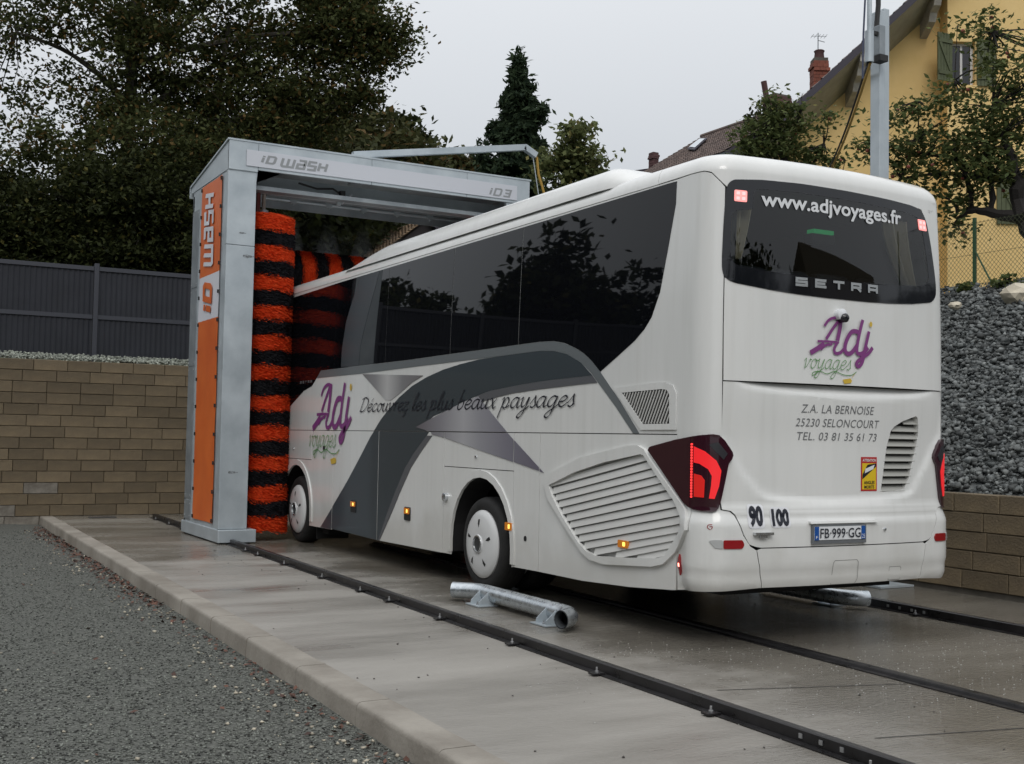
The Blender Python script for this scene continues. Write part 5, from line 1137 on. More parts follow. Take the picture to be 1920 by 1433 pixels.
# cranked arm and hose on top
q = MB(); A_ = hy(662, 291, 10.6); B_ = hy(984, 277, 10.6)
d = (B_-A_); q.obox((A_+B_)/2, d, (0, .10, 0), Vector((-d.z, 0, d.x)).normalized()*.10, m_galv)
C_ = hy(1003, 291, 10.6); e = C_-B_; q.obox((B_+C_)/2, e*1.15, (0, .10, 0), Vector((-e.z, 0, e.x)).normalized()*.10, m_galv)
q.box(A_.x-.05, A_.x+.15, 10.52, 10.68, 5.5, A_.z, m_galv); q.build('hose_arm', parent=gan)
m_hose = mat('yellow_hose', (.40, .24, .04), .5)
E_ = hy(1020, 362, 10.6)
q = MB(); q.tube([C_, C_+Vector((.04, 0, -.05)), (C_+E_)/2+Vector((-.02, 0, 0)), E_, E_+Vector((.1, 0, -.8))], .022, m_hose, 8); q.build('yellow_hose', parent=gan)
q = MB(); q.tube([C_+Vector((-.05, 0, .02)), (C_+E_)/2+Vector((-.09, 0, .05)), E_+Vector((-.06, 0, -.3))], .008, m_galv, 6); q.build('steel_cable', parent=gan)
# mist below the nozzles
mm = bpy.data.materials.new('water_mist'); mm.use_nodes = True; nt = mm.node_tree; nt.nodes.clear(); out = nt.nodes.new('ShaderNodeOutputMaterial'); pv = nt.nodes.new('ShaderNodeVolumePrincipled')
pv.inputs['Color'].default_value = (.9, .93, .95, 1); pv.inputs['Anisotropy'].default_value = .3; pv.inputs['Density'].default_value = .42; nt.links.new(pv.outputs[0], out.inputs['Volume'])
q = MB()
for x in NOZ[:5]: q.lathe((x, 11.25, 5.18), (0, 0, -1), [(0, 0), (.03, .02), (.09, .25), (.22, .75), (0, .76)], mm, 12)
q.build('spray_mist', label='fine water mist falling from the spray pipe nozzles', kind='stuff')
mm2 = mm.copy(); mm2.node_tree.nodes['Principled Volume'].inputs['Density'].default_value = .05
q = MB(); q.box(-1.15, 1.9, 10.95, 11.5, 4.0, 5.10, mm2); q.build('spray_mist', label='faint haze of spray hanging above the horizontal brush', kind='stuff')

# ------------------------------------------------------------------ wheel guides
def bend(P0, P1, P2, n=8): return [tuple(Vector(P0)*(1-t)**2+Vector(P1)*2*t*(1-t)+Vector(P2)*t*t) for t in [i/n for i in range(n+1)]]
def guide(x, sgn_, label):
    r_ = .075; g = thing('wheel_guide', (x, 2.35, 0), label, 'wheel guide', 'galvanised tube wheel guides'); z = .105
    pth = [(x+sgn_*.20, 3.36, z)]+bend((x+sgn_*.17, 3.33, z), (x, 3.20, z), (x, 3.0, z))+bend((x, 1.72, z), (x, 1.48, z), (x+sgn_*.17, 1.40, z))+[(x+sgn_*.20, 1.39, z)]
    q = MB(); q.tube(pth, r_, mat('hot_dip_tube', (.42, .46, .49), .30, metal=.8, vscale=14, col2=(.60, .64, .67), rvar=.08), 24, caps=False); q.build('guide_tube', parent=g)
    q = MB(); q.tube(pth, r_-.008, mat('tube_inside', (.10, .11, .12), .6, metal=.3), 24, caps=False); q.build('tube_bore', parent=g)
    for y in (2.98, 1.78):
        q = MB(); q.box(x-.10+sgn_*.09, x+.10+sgn_*.09, y-.13, y+.13, 0.004, .014, m_galv); bp_ = q.build('base_plate', parent=g)
        for dy in (-.10, .06):
            q = MB(); q.prism([(x+sgn_*.17, y+dy, .014), (x+sgn_*.01, y+dy, .014), (x+sgn_*.02, y+dy, .16), (x+sgn_*.075, y+dy, .13), (x+sgn_*.165, y+dy, .05)], (0, .008, 0), m_galv); q.build('gusset', parent=g)
        q = MB(); q.lathe((x+sgn_*.14, y-.02, .014), (0, 0, 1), [(.014, 0), (.014, .012), (.006, .014), (.006, .03), (0, .03)], m_bolt, 6); q.build('anchor_bolt', parent=bp_)
guide(-1.63, -1, 'galvanised bent tube wheel guide on the slab beside the left rear wheel')
guide(1.36, 1, 'galvanised bent tube wheel guide glimpsed under the right rear corner of the coach')

# ------------------------------------------------------------------ supply pole
ph_ = thing('supply_pole', (3.22, 2.75, 0), 'tall square galvanised pole carrying hoses behind the coach', 'pole')
q = MB(); q.box(3.03, 3.105, 2.66, 2.80, .02, 6.44, m_galv, .01); q.box(3.11, 3.195, 2.67, 2.82, .02, 6.48, m_galv, .01); q.build('post', parent=ph_)
q = MB(); q.box(2.85, 3.36, 2.45, 3.0, 0.004, .024, m_galv); q.prism([(2.95, 2.6, .024), (3.12, 2.6, .024), (3.12, 2.6, .16)], (0, .01, 0), m_galv); q.build('pole_foot', parent=ph_)
T0 = hy(1643, 75, 2.66)
q = MB(); q.box(T0.x-.05, T0.x+.04, 2.56, 2.66, T0.z-.20, T0.z+.14, m_galvd, .01); q.box(T0.x-.06, T0.x+.06, 2.54, 2.66, T0.z-.27, T0.z-.20, m_tie); q.box(T0.x-.18, T0.x-.02, 2.58, 2.62, T0.z+.02, T0.z+.06, m_tie); q.build('winch_box', parent=ph_)
cx0 = hy(1630, 60, 2.60).x
q = MB(); q.tube([(cx0, 2.60, T0.z-.30), (cx0, 2.60, T0.z+3)], .028, m_galv, 10); q.tube([(cx0, 2.60, T0.z-.30), (cx0, 2.60, T0.z+.05)], .05, m_galv, 12); q.build('conduit', parent=ph_)
q = MB(); q.tube([(cx0-.05, 2.6, T0.z+3), (cx0-.06, 2.6, T0.z+.5), (cx0-.09, 2.6, T0.z), (cx0-.10, 2.6, T0.z-.5), (cx0-.03, 2.62, T0.z-.35)], .012, mat('blue_grey_cable', (.04, .05, .09), .5), 6)
q.tube([(T0.x, 2.66, T0.z+.14), (T0.x+.03, 2.66, T0.z+.4), (T0.x-.02, 2.66, T0.z+3)], .028, m_tie, 8); q.build('cable', parent=ph_)
Hs = [(cx0, 2.60, T0.z-.30)]; E1 = hy(1552, 326, 5.6)
for k in range(1, 13): t = k/12; Hs.append(tuple(Vector(Hs[0]).lerp(E1, t)+Vector((0, 0, -.10*math.sin(math.pi*t)))))
Hs += [tuple(E1+Vector((-.3, 1.0, -.55))), tuple(E1+Vector((-.5, 2.6, -.5)))]
q = MB(); q.tube([Vector(p)+Vector((.02, 0, 0)) for p in Hs], .014, m_hose, 6); q.build('yellow_hose', parent=ph_)
q = MB(); q.tube([Vector(p)+Vector((-.022, 0, 0)) for p in Hs], .012, m_tie, 6); q.build('black_hose', parent=ph_)
# ------------------------------------------------------------------ panel fence on the tall wall
m_fen = mat('anthracite_panel', (.021, .023, .030), .55, spec=.35, var=.12, vscale=2); m_fenp = mat('anthracite_post', (.045, .048, .060), .45)
FY = 17.05; fz0, fz1 = 2.90, 4.68
fn_ = thing('panel_fence', (-3, FY, fz0), 'dark anthracite ribbed panel fence on top of the block wall', 'fence')
def ftop(x): return 4.80-.035*(x+4.6)*0+.0
xp = -2.90; posts = [xp+2.55*k for k in range(-5, 4)]
for x in posts:
    q = MB(); q.box(x-.045, x+.045, FY-.05, FY+.04, fz0-.1, fz1+.10, m_fenp, .006); q.build('post', parent=fn_)
for a in posts[:-1]:
    x0, x1 = a+.05, a+2.55-.05
    for z0, z1 in ((fz0, 3.72), (3.76, fz1-.03)):
        n_ = 50; q = MB(); vs = []
        for i in range(n_*2+1):
            x = x0+(x1-x0)*i/(n_*2); y = FY-.010+(.012 if i % 4 in (2, 3) else 0); vs += [(x, y, z0), (x, y, z1)]
        q.add(vs, [(2*i, 2*i+2, 2*i+3, 2*i+1) for i in range(n_*2)], m_fen); q.build('fence_panel', parent=fn_)
    q = MB(); q.box(x0, x1, FY-.03, FY+.02, 3.70, 3.78, m_fenp); q.box(x0, x1, FY-.035, FY+.025, fz1-.04, fz1+.04, m_fenp); q.box(x0, x1, FY+.006, FY+.02, fz0, fz1, m_fen); q.build('fence_rail', parent=fn_)

# ------------------------------------------------------------------ foliage
def tree(name, label, blobs, leafm, size, per, clump, trunk=None, limbs=(), barkm=None, group=None, cat='tree', flat=.3, dens=1.0, aspect=1.6, twigs=True):
    base = trunk[0][0] if trunk else blobs[0][0]; t = thing(name, base, label, cat, group)
    C_ = []; 
    for (c, r, n_) in blobs:
        n_ = int(n_*dens); d = RNG.normal(size=(n_, 3)); d /= np.linalg.norm(d, axis=1)[:, None]; q = d*(RNG.uniform(0, 1, (n_, 1))**.42)*np.array(r)+np.array(c[:]); C_.append(q)
    C_ = np.concatenate(C_); k = per; cc = np.repeat(C_, k, 0); s = np.repeat(RNG.uniform(.6, 1.35, len(C_)), k)[:, None]*clump
    pts = cc+np.clip(RNG.normal(size=cc.shape), -1.9, 1.9)*s*np.array([1, 1, .55]); V, F = quads(pts, size, flat=flat, aspect=aspect)
    fast_mesh('crown', V, F, leafm, parent=t)
    q = MB(); bk = barkm or mat('bark', (.030, .026, .021), .9, vscale=8, col2=(.07, .062, .05), bump=.8, bscale=20)
    if trunk: q.limb([p for p, r in trunk], [r for p, r in trunk], bk, 8)
    for L_ in limbs: q.limb([p for p, r in L_], [r for p, r in L_], bk, 6)
    if twigs and (trunk or limbs):
        anchors = np.array([tuple(p) for p, r in (trunk or [])]+[tuple(p) for L_ in limbs for p, r in L_]); 
        for c in C_[::max(1, len(C_)//140)]:
            a = anchors[np.argmin(((anchors-c)**2).sum(1))]; m_ = (a+c)/2+RNG.normal(size=3)*.08*np.linalg.norm(c-a); q.tube([tuple(a), tuple(m_), tuple(c)], [.022, .014, .005], bk, 3, caps=False)
    if q.v: q.build('trunk', parent=t)
    return t
m_hedge2 = leafmat('lit_leaf', (.02, .026, .010), (.06, .068, .024), (.12, .11, .03), .05)
def A3(px, py, d): return at(px, py, d)
m_beech = leafmat('beech_leaf', (.030, .038, .014), (.085, .098, .036), (.13, .085, .03), .12)
m_hedge = leafmat('dark_leaf', (.016, .021, .009), (.050, .060, .020), (.11, .10, .03), .04)
m_wood = leafmat('wood_leaf', (.032, .040, .018), (.085, .088, .034), (.14, .095, .04), .15)
m_conif = leafmat('conifer_needles', (.018, .032, .020), (.048, .072, .036), None, .05)
m_light = leafmat('pale_leaf', (.07, .09, .035), (.17, .19, .08), (.22, .2, .08), .1)
m_apple = leafmat('apple_leaf', (.055, .078, .03), (.15, .18, .068), (.19, .18, .06), .06)
d0 = 31
BL_ = [(A3(150, -40, d0), (3.4, 2.4, 1.8), 95), (A3(350, 20, d0), (3.4, 2.6, 2.3), 235), (A3(330, -220, d0), (4.6, 3.0, 2.4), 150), (A3(330, 150, d0), (2.9, 2.4, 1.6), 190), (A3(520, 90, d0), (2.0, 2.0, 1.5), 125), (A3(450, 220, d0), (2.4, 2.0, 1.1), 120),
       (A3(570, -60, d0), (2.4, 2.4, 1.3), 110), (A3(630, 60, d0-1), (1.3, 1.6, .9), 90), (A3(600, 190, d0-1), (1.3, 1.5, .75), 80), (A3(690, 40, d0-1.5), (.75, 1.0, .5), 40), (A3(740, 75, d0-1.5), (.45, .8, .32), 26), (A3(680, 110, d0-1.5), (.8, 1.0, .4), 42), (A3(650, 180, d0-1.5), (.7, 1.0, .45), 34),
       (A3(660, -10, d0-1.5), (.8, 1.0, .4), 34), (A3(560, 250, d0-1), (1.5, 1.4, .6), 60), (A3(110, 290, d0-2), (1.3, 1.2, .7), 40), (A3(300, 285, d0-2), (1.7, 1.3, .9), 95), (A3(200, 350, d0-2), (1.2, 1.0, .8), 50), (A3(420, 300, d0-2), (1.3, 1.0, .8), 60), (A3(40, 330, d0-2), (.9, 1, .7), 22), (A3(360, 400, d0-2), (1.2, 1.0, .7), 45), (A3(20, 60, d0), (1.6, 1.6, 1.1), 34), (A3(-60, 240, d0), (1.5, 1.6, 1.5), 26), (A3(180, 230, d0), (1.1, 1.6, 1.2), 50), (A3(60, 170, d0), (1.1, 1.4, .5), 12)]
tb = A3(236, 640, d0); tb.z = 3.2
lim = lambda a, b, r0, r1, sag=0.3: [(a, r0), (a.lerp(b, .5)+Vector((0, 0, sag)), (r0+r1)/2), (b, r1)]
beech = tree('beech_tree', 'huge dark beech tree spreading over the upper left, its sprays reaching over the grey gantry', BL_, m_beech, .086, 92, .29, dens=.52,
     trunk=[(tb, .19), (A3(236, 330, d0), .14), (A3(240, 200, d0), .12), (A3(250, 60, d0), .10), (A3(265, -150, d0), .07)],
     limbs=[lim(A3(240, 230, d0), A3(560, 60, d0), .10, .04), lim(A3(245, 120, d0), A3(700, 60, d0-1.5), .09, .02), lim(A3(238, 300, d0), A3(640, 190, d0-1.5), .08, .02), lim(A3(240, 190, d0), A3(30, 60, d0), .08, .03), lim(A3(330, 60, d0), A3(540, -80, d0), .07, .03),
            [(A3(405, 480, d0), .12), (A3(400, 250, d0), .10), (A3(430, 50, d0), .07)]])
lt = A3(252, 620, d0+1); lt.z = 3.2
tree('birch_tree', 'slender pale-barked trunk standing just right of the beech trunk', [(A3(255, 60, d0+1), (1.0, 1.0, 1.0), 30)], m_beech, .12, 30, .3, trunk=[(lt, .11), (A3(246, 260, d0+1), .09), (A3(262, 0, d0+1), .06)], barkm=mat('pale_bark', (.13, .11, .085), .9, var=.3, vscale=6))
for i, (px, py, d, r, n_, lb) in enumerate(((-60, 400, 29, (1.9, 1.6, 1.4), 200, 'dark evergreen shrub behind the fence, at the left edge'), (60, 430, 29, (1.5, 1.5, 1.15), 190, 'dark shrub behind the fence under the gap of sky'), (170, 415, 28, (1.5, 1.4, 1.35), 220, 'dark shrub behind the fence left of the beech trunk'),
        (290, 400, 28, (1.5, 1.4, 1.5), 240, 'dark shrub behind the fence between the beech trunk and the grey column'), (400, 360, 30, (1.6, 1.6, 1.8), 240, 'dark shrub rising behind the top of the grey column'))):
    c = A3(px, py, d); c2 = A3(px, py+95, d)
    tree('garden_shrub', lb, [(c, r, n_), (c2, (r[0]*1.1, r[1], r[2]*.8), int(n_*.6))], m_hedge, .078, 130, .27, dens=.6, trunk=[(Vector((c.x, c.y, 3.0)), .08), (c, .04)], group='dark shrubs behind the panel fence', cat='shrub')
for i, (px, py, d, r, n_, m_, lb) in enumerate(((560, 330, 40, (3.2, 2.5, 2.2), 190, m_wood, 'brownish tree behind the gantry beam, below the beech sprays'), (680, 320, 46, (3.2, 2.5, 2.3), 190, m_wood, 'brownish tree behind the beam left of the hose arm'), (745, 300, 52, (1.9, 2, 1.9), 110, m_hedge, 'small dark tree showing above the beam between beech and conifer'),
        (620, 430, 36, (2.6, 2, 1.7), 190, m_hedge, 'dark tree seen through the gantry opening above the horizontal brush'), (500, 440, 36, (2.6, 2, 1.8), 190, m_hedge, 'dark tree seen through the gantry opening above the upright brush'), (760, 420, 42, (2.6, 2, 1.9), 170, m_hedge, 'dark tree beyond the mossy tiled roof in the gantry opening'),
        (820, 325, 56, (2.4, 2, 1.3), 120, m_wood, 'low tree with brown tints left of the conifer'), (880, 345, 56, (1.8, 2, .9), 80, m_wood, 'lowest treetop beside the foot of the conifer'))):
    c = A3(px, py, d); tree('background_tree', lb, [(c, r, n_), (c-Vector((0, 0, r[2]*1.3)), (r[0]*1.1, r[1], r[2]), int(n_*.7))], m_, .19*d/42, 34, .42, trunk=[(Vector((c.x, c.y, 4)), .2), (c, .1)], group='trees beyond the wash')
# conifer: drooping layered sprays around a straight stem
cb = A3(970, 420, 48); ct = A3(972, 112, 48); H_ = ct.z-cb.z+2; cbl = []
for i in range(46):
    t = i/45; z = cb.z-2+H_*t; rad = 2.75*(1-t)**.95+.06
    for k in range(max(3, int(12*(1-t)+3))):
        a = k*2.4+i*1.3; rr = rad*random.uniform(.35, 1.0); rr = rr if random.random() > .3 else rad*.3; cbl.append((Vector((ct.x+math.cos(a)*rr, ct.y+math.sin(a)*rr, z-.22*rr)), (.34*(1-t)+.10, .34*(1-t)+.10, .42), max(2, int(9*(1-t)+2))))
for (px, py, r_) in ((950, 190, .14), (990, 165, .12), (925, 240, .2), (908, 290, .25), (1018, 215, .16)): cbl.append((A3(px, py, 48), (r_, r_, r_*2.4), 9))
tree('conifer_tree', 'tall pointed dark conifer standing against the sky above the middle of the coach', cbl, m_conif, .15, 22, .13, trunk=[(Vector((ct.x, ct.y, 5)), .3), (Vector((ct.x, ct.y, ct.z-1)), .05)], flat=0, aspect=2.2, twigs=False)
tree('pale_tree', 'pale green airy tree leaning out to the right of the conifer', [(A3(1075, 265, 44), (.9, .9, .8), 34), (A3(1095, 300, 44), (1.0, 1, .8), 40), (A3(1050, 320, 44), (1.1, 1, 1.2), 50), (A3(1115, 325, 44), (.6, .8, .4), 14)], m_light, .17, 20, .26,
     trunk=[(A3(1040, 420, 44), .12), (A3(1070, 290, 44), .04)], limbs=[lim(A3(1050, 350, 44), A3(1115, 315, 44), .05, .02, .1)])
# apple trees in front of the yellow house
def apple(name, label, blobs, trunk, limbs, n_ap, leaf=.072, per=22):
    blobs = [(c, (r[0], r[1]*.6, r[2]), int(n_*.5)+1) for c, r, n_ in blobs]
    t = tree(name, label, blobs, m_apple, leaf, per, .17, trunk=trunk, limbs=limbs, group='fruit trees below the yellow house', flat=.6, barkm=mat('apple_bark', (.018, .015, .014), .9, bump=.6))
    ap = []
    for k in range(n_ap):
        c, r, _ = random.choice(blobs); p = Vector(c)+Vector((random.uniform(-r[0], r[0]), random.uniform(-r[1], r[1])-.1, random.uniform(-r[2], r[2])))*.8
        q = MB(); q.lathe(p, (0, 0, 1), [(0, -.032), (.026, -.022), (.035, 0), (.026, .026), (0, .022)], mat('apple_skin', (.22, .05, .03), .4), 8); q.build('apple', parent=t)
da = 21.5
apple('apple_tree', 'spreading apple tree with a low crooked limb in front of the yellow house', [(A3(1700, 215, da), (.62, .7, .28), 26), (A3(1650, 290, da), (.5, .7, .32), 32), (A3(1615, 280, da), (.18, .3, .16), 7), (A3(1745, 290, da), (.8, .9, .55), 105), (A3(1840, 270, da), (.9, 1, .75), 150), (A3(1900, 200, da), (.7, 1, .8), 80), (A3(1790, 180, da), (.35, .5, .35), 26), (A3(1850, 60, da), (.28, .3, .42), 24), (A3(1875, 130, da), (.4, .5, .5), 32),
     (A3(1795, 55, da), (.13, .2, .2), 5), (A3(1690, 350, da), (.45, .6, .25), 26), (A3(1790, 360, da), (.55, .7, .28), 38), (A3(1790, 415, da), (.18, .25, .22), 10), (A3(1800, 445, da), (.1, .15, .1), 3), (A3(1880, 330, da), (.7, .9, .4), 60), (A3(1730, 200, da), (.3, .4, .25), 10), (A3(1960, 120, da), (.9, 1, 1), 60)],
     [(A3(1990, 600, da), .20), (A3(1960, 480, da), .18), (A3(1915, 400, da), .15), (A3(1905, 330, da), .10), (A3(1880, 250, da), .05)],
     [[(A3(1915, 410, da), .12), (A3(1870, 402, da), .085), (A3(1820, 395, da), .06), (A3(1790, 420, da), .03)], [(A3(1858, 400, da), .06), (A3(1860, 350, da), .05), (A3(1850, 280, da), .03)], [(A3(1822, 392, da), .055), (A3(1815, 340, da), .045), (A3(1790, 300, da), .03), (A3(1740, 290, da), .02), (A3(1640, 270, da), .01)],
      [(A3(1905, 330, da), .08), (A3(1850, 335, da), .06), (A3(1770, 325, da), .035), (A3(1690, 335, da), .015)], [(A3(1862, 200, da), .02), (A3(1862, 60, da), .008)], [(A3(1722, 260, da), .015), (A3(1722, 190, da), .008)], [(A3(1790, 150, da), .012), (A3(1795, 50, da), .005)], [(A3(1795, 400, da), .03), (A3(1780, 375, da), .01), (A3(1700, 355, da), .008)]], 40)
dd = 24
apple('pear_tree', 'bushy fruit tree behind the coach roof, left of the square pole', [(A3(1430, 270, dd), (.50, .6, .50), 90), (A3(1478, 260, dd), (.45, .6, .55), 90), (A3(1400, 300, dd), (.35, .5, .4), 45), (A3(1470, 215, dd), (.3, .4, .2), 26), (A3(1395, 245, dd), (.18, .3, .2), 12), (A3(1450, 195, dd), (.2, .3, .22), 14), (A3(1510, 300, dd), (.3, .4, .3), 22), (A3(1550, 240, dd), (.22, .3, .3), 12), (A3(1535, 300, dd), (.35, .4, .4), 22), (A3(1570, 310, dd), (.2, .3, .15), 10), (A3(1500, 205, dd), (.15, .2, .12), 6)],
      [(A3(1480, 560, dd), .12), (A3(1470, 330, dd), .08), (A3(1460, 230, dd), .03)], [[(A3(1500, 340, dd), .03), (A3(1545, 270, dd), .015), (A3(1555, 210, dd), .006)], [(A3(1500, 340, dd), .03), (A3(1570, 330, dd), .012), (A3(1585, 300, dd), .005)], [(A3(1502, 210, dd), .008), (A3(1504, 175, dd), .004)]], 6)

# ------------------------------------------------------------------ chain-link fence at the top of the bank
m_gpost = mat('green_post', (.015, .06, .02), .5); m_wire = mat('green_wire', (.055, .065, .03), .5, metal=.3)
FX = 8.45; cf = thing('chain_link_fence', (FX, 4, 3.9), 'green chain-link fence along the top of the stone bank below the yellow house', 'fence')
z0f, z1f = RT+bs*(FX-WX-.25)-.02, RT+bs*(FX-WX-.25)+1.02
for k, y in enumerate((-4.9, -2.4, .8, 3.3, 5.83, 8.3, 10.8, 13.3)):
    q = MB(); q.box(FX-.022, FX+.022, y-.022, y+.022, z0f-.3, z1f+.06, m_gpost); q.build('post', parent=cf)
q = MB(); q.tube([(FX-.01, 5.80, z0f+.55), (FX-.02, 5.45, z0f-.05)], .014, m_gpost, 6); q.build('strut', parent=cf)
V = []; F = []; st = .075; wr = .0035
def wire(p, q_):
    o = len(V); d = (Vector(q_)-Vector(p)).normalized(); a = Vector((1, 0, 0)); b = d.cross(a)
    for P0 in (Vector(p), Vector(q_)):
        for t in (0, 2.09, 4.19): V.append(tuple(P0+(a*math.cos(t)+b*math.sin(t))*wr))
    for i in range(3): F.append((o+i, o+(i+1) % 3, o+3+(i+1) % 3, o+3+i))
H = z1f-z0f; y = -5.0
while y < 13.3:
    for s in (1, -1): wire((FX, y, z0f), (FX, y+s*H*.95, z1f))
    y += st
for z in (z0f+.05, (z0f+z1f)/2, z1f-.02): wire((FX+.004, -5, z), (FX+.004, 13.3, z))
fast_mesh('wire_mesh', V, F, m_wire, parent=cf, kind='stuff')
for i, (px, py, s, lb) in enumerate(((1888, 530, .16, 'small leafy weed at the top of the bank right of the fence post'), (1912, 537, .12, 'smaller weed at the right edge of the bank top'), (1812, 541, .07, 'dry tuft at the foot of the green fence post'))):
    p = hx(px, py, FX-.1); tree('bank_weed', lb, [(p, (s, s, s*.8), 16)], m_apple, .06, 12, .05, cat='weed', group='weeds on the bank', trunk=[(p-Vector((0, 0, s)), .01), (p, .006)])
q = MB(); q.box(FX+.3, FX+60, -16, 80, 3.0, z0f-.05, m_soil); q.build('upper_garden', kind='structure')

# ------------------------------------------------------------------ houses
m_yel = mat('ochre_render', (.74, .52, .21), .85, vscale=1.6, col2=(.80, .57, .25), detail=8, bump=.15, bscale=60)
m_yel2 = mat('ochre_render_bay', (.78, .55, .23), .85, vscale=1.6, col2=(.83, .60, .27), detail=8, bump=.15, bscale=60)
m_soff = mat('soffit_boards', (.34, .32, .25), .8, var=.12, vscale=3); m_fasc = mat('dark_verge', (.035, .03, .045), .6)
m_corb = mat('white_corbel', (.45, .42, .38), .7, var=.15, vscale=8); m_shut = mat('green_shutter', (.085, .10, .05), .7, var=.15, vscale=6); m_tile = mat('clay_tile', (.085, .065, .060), .85, island=.35, vscale=4, col2=(.15, .11, .095))
m_tileb = mat('mossy_tile', (.15, .095, .05), .85, island=.35, vscale=3, col2=(.22, .15, .085)); m_brick = mat('chimney_brick', (.22, .07, .045), .85, rand=.25); m_brkd = mat('old_chimney_brick', (.10, .05, .05), .85, rand=.2)
m_dkwin = mat('window_glass', (.01, .011, .014), .05, spec=.7); m_wfr = mat('white_window_frame', (.6, .6, .6), .5); m_render = mat('grey_render', (.25, .24, .22), .85); m_slat = mat('slate_cladding', (.06, .075, .085), .7)
def roof_tiles(name, parent, p00, p10, p01, p11, nu, nv, m, kind='stuff'):
    # p00..p10 along the eave, p01..p11 along the ridge; courses overlap like real tiles
    V = []; F = []; a, b, c, d = map(Vector, (p00, p10, p01, p11)); nrm = (b-a).cross(c-a).normalized(); 
    if nrm.z < 0: nrm = -nrm
    def S(u, v): return (a*(1-u)+b*u)*(1-v)+(c*(1-u)+d*u)*v
    for j in range(nv):
        for i in range(nu):
            u0 = (i+(.0 if j % 2 else .0))/nu; u1 = u0+1/nu; v0 = j/nv; v1 = min(1, (j+1.12)/nv); o = len(V); w = random.uniform(-.006, .006)
            for v, h in ((v0, .035+w), (v1, .004)):
                for k, e in ((0, .0), (.3, .02), (.62, .03), (.97, -.008)): V.append(tuple(S(u0+(u1-u0)*k, v)+nrm*(h+e)))
            for k in range(3): F.append((o+k, o+k+1, o+5+k, o+4+k))
            
    return fast_mesh(name, V, F, m, parent=parent, kind=kind)
TH = math.radians(-28); HO = Vector((14.2, 11.5, 0)); HD = Vector((math.cos(TH), math.sin(TH), 0)); HN = Vector((-math.sin(TH), math.cos(TH), 0))
def hp(px, py, dy=0):     # point on the plane parallel to the gable, in the house's own axes
    w = ray(px, py); t = (dy-(CAM-HO).dot(HN))/w.dot(HN); q_ = CAM+w*t; return Vector(((q_-HO).dot(HD), dy, q_.z))
hs = thing('yellow_house', (HO.x, HO.y, 0), 'ochre yellow rendered house with green shutters at the upper right', 'house'); hs.rotation_euler.z = TH; ORG[hs.name] = Vector((0, 0, 0))
_a, _b = hp(1515, 231), hp(1748, 17); ZSL = (_b.z-_a.z)/(_b.x-_a.x); zs = lambda x: _a.z+ZSL*(x-_a.x)
gx0 = hp(1490, 300).x; GA = 6.0; BYW = -.45; DP = 9.0
q = MB(); q.prism([(gx0, 0, 3.2), (GA, 0, 3.2), (GA, 0, zs(GA)-.02), (gx0, 0, zs(gx0)-.02)], (0, DP, 0), m_yel); q.build('wall', parent=hs)
def wall_open(x0, x1, z0, z1, opens, y, dpt, m, q):
    xs_ = sorted({x0, x1}|{o[0] for o in opens}|{o[1] for o in opens}); zs_ = sorted({z0, z1}|{o[2] for o in opens}|{o[3] for o in opens})
    for a, b in zip(xs_[:-1], xs_[1:]):
        for c, d in zip(zs_[:-1], zs_[1:]):
            if any(o[0] <= a and b <= o[1] and o[2] <= c and d <= o[3] for o in opens): continue
            q.add([(a, y, c), (b, y, c), (b, y, d), (a, y, d)], [(0, 1, 2, 3)], m)
    for o in opens:
        a, b, c, d = o; q.add([(a, y, c), (b, y, c), (b, y, d), (a, y, d), (a, y+dpt, c), (b, y+dpt, c), (b, y+dpt, d), (a, y+dpt, d)], [(0, 1, 5, 4), (1, 2, 6, 5), (2, 3, 7, 6), (3, 0, 4, 7)], m)
OPN = [(.12, .60, 9.52, 10.52), (1.62, 2.6, 6.5, 7.6)]; OPN[0] = (.10, .62, hp(1800, 160, BYW).z, hp(1800, 78, BYW).z)
q = MB(); wall_open(0, 5.6, 3.2, 11.9, OPN, BYW, .22, m_yel2, q); q.add([(0, BYW, 3.2), (0, 0, 3.2), (0, 0, 11.9), (0, BYW, 11.9)], [(0, 1, 2, 3)], m_yel2); q.build('bay_wall', parent=hs)
for i, (a, b, c, d) in enumerate(OPN):
    q = MB(); fw = .055
    for (x0, x1, z0, z1) in ((a, a+fw, c, d), (b-fw, b, c, d), (a+fw, b-fw, c, c+fw), (a+fw, b-fw, d-fw, d), ((a+b)/2-.025, (a+b)/2+.025, c+fw, d-fw)): q.box(x0, x1, BYW+.14, BYW+.20, z0, z1, m_wfr)
    w = q.build('window', parent=hs); q = MB(); q.box(a+fw, b-fw, BYW+.165, BYW+.175, c+fw, d-fw, m_dkwin); q.build('pane', parent=w)
    q = MB(); q.box(a-.03, b+.03, BYW-.05, BYW+.0, c-.07, c-.004, m_yel2); q.build('sill', parent=w)
def shutter(hx_, hy_, ang, w, z0, z1):
    sh = MB(); d = Vector((math.cos(ang), math.sin(ang), 0)); n_ = Vector((-d.y, d.x, 0)); nb = 5
    for z in (z0+.18, z1-.18): sh.obox(Vector((hx_, hy_, z))+d*w/2-n_*.028, d*w*.92, n_*.02, Vector((0, 0, .08)), m_shut)
    a2 = Vector((hx_, hy_, z1-.22))+d*w*.12-n_*.028; b2 = Vector((hx_, hy_, z0+.22))+d*w*.88-n_*.028; e = b2-a2; sh.obox((a2+b2)/2, e, n_*.02, e.normalized().cross(n_)*.07, m_shut)
    S_ = sh.build('shutter', parent=hs)
    for k in range(nb):
        q = MB(); c = Vector((hx_, hy_, (z0+z1)/2))+d*(w*(k+.5)/nb); q.obox(c, d*(w/nb-.010), n_*.03, Vector((0, 0, z1-z0)), m_shut); q.build('plank', parent=S_)
zt_, zb_ = hp(1775, 66, BYW).z, hp(1775, 155, BYW).z
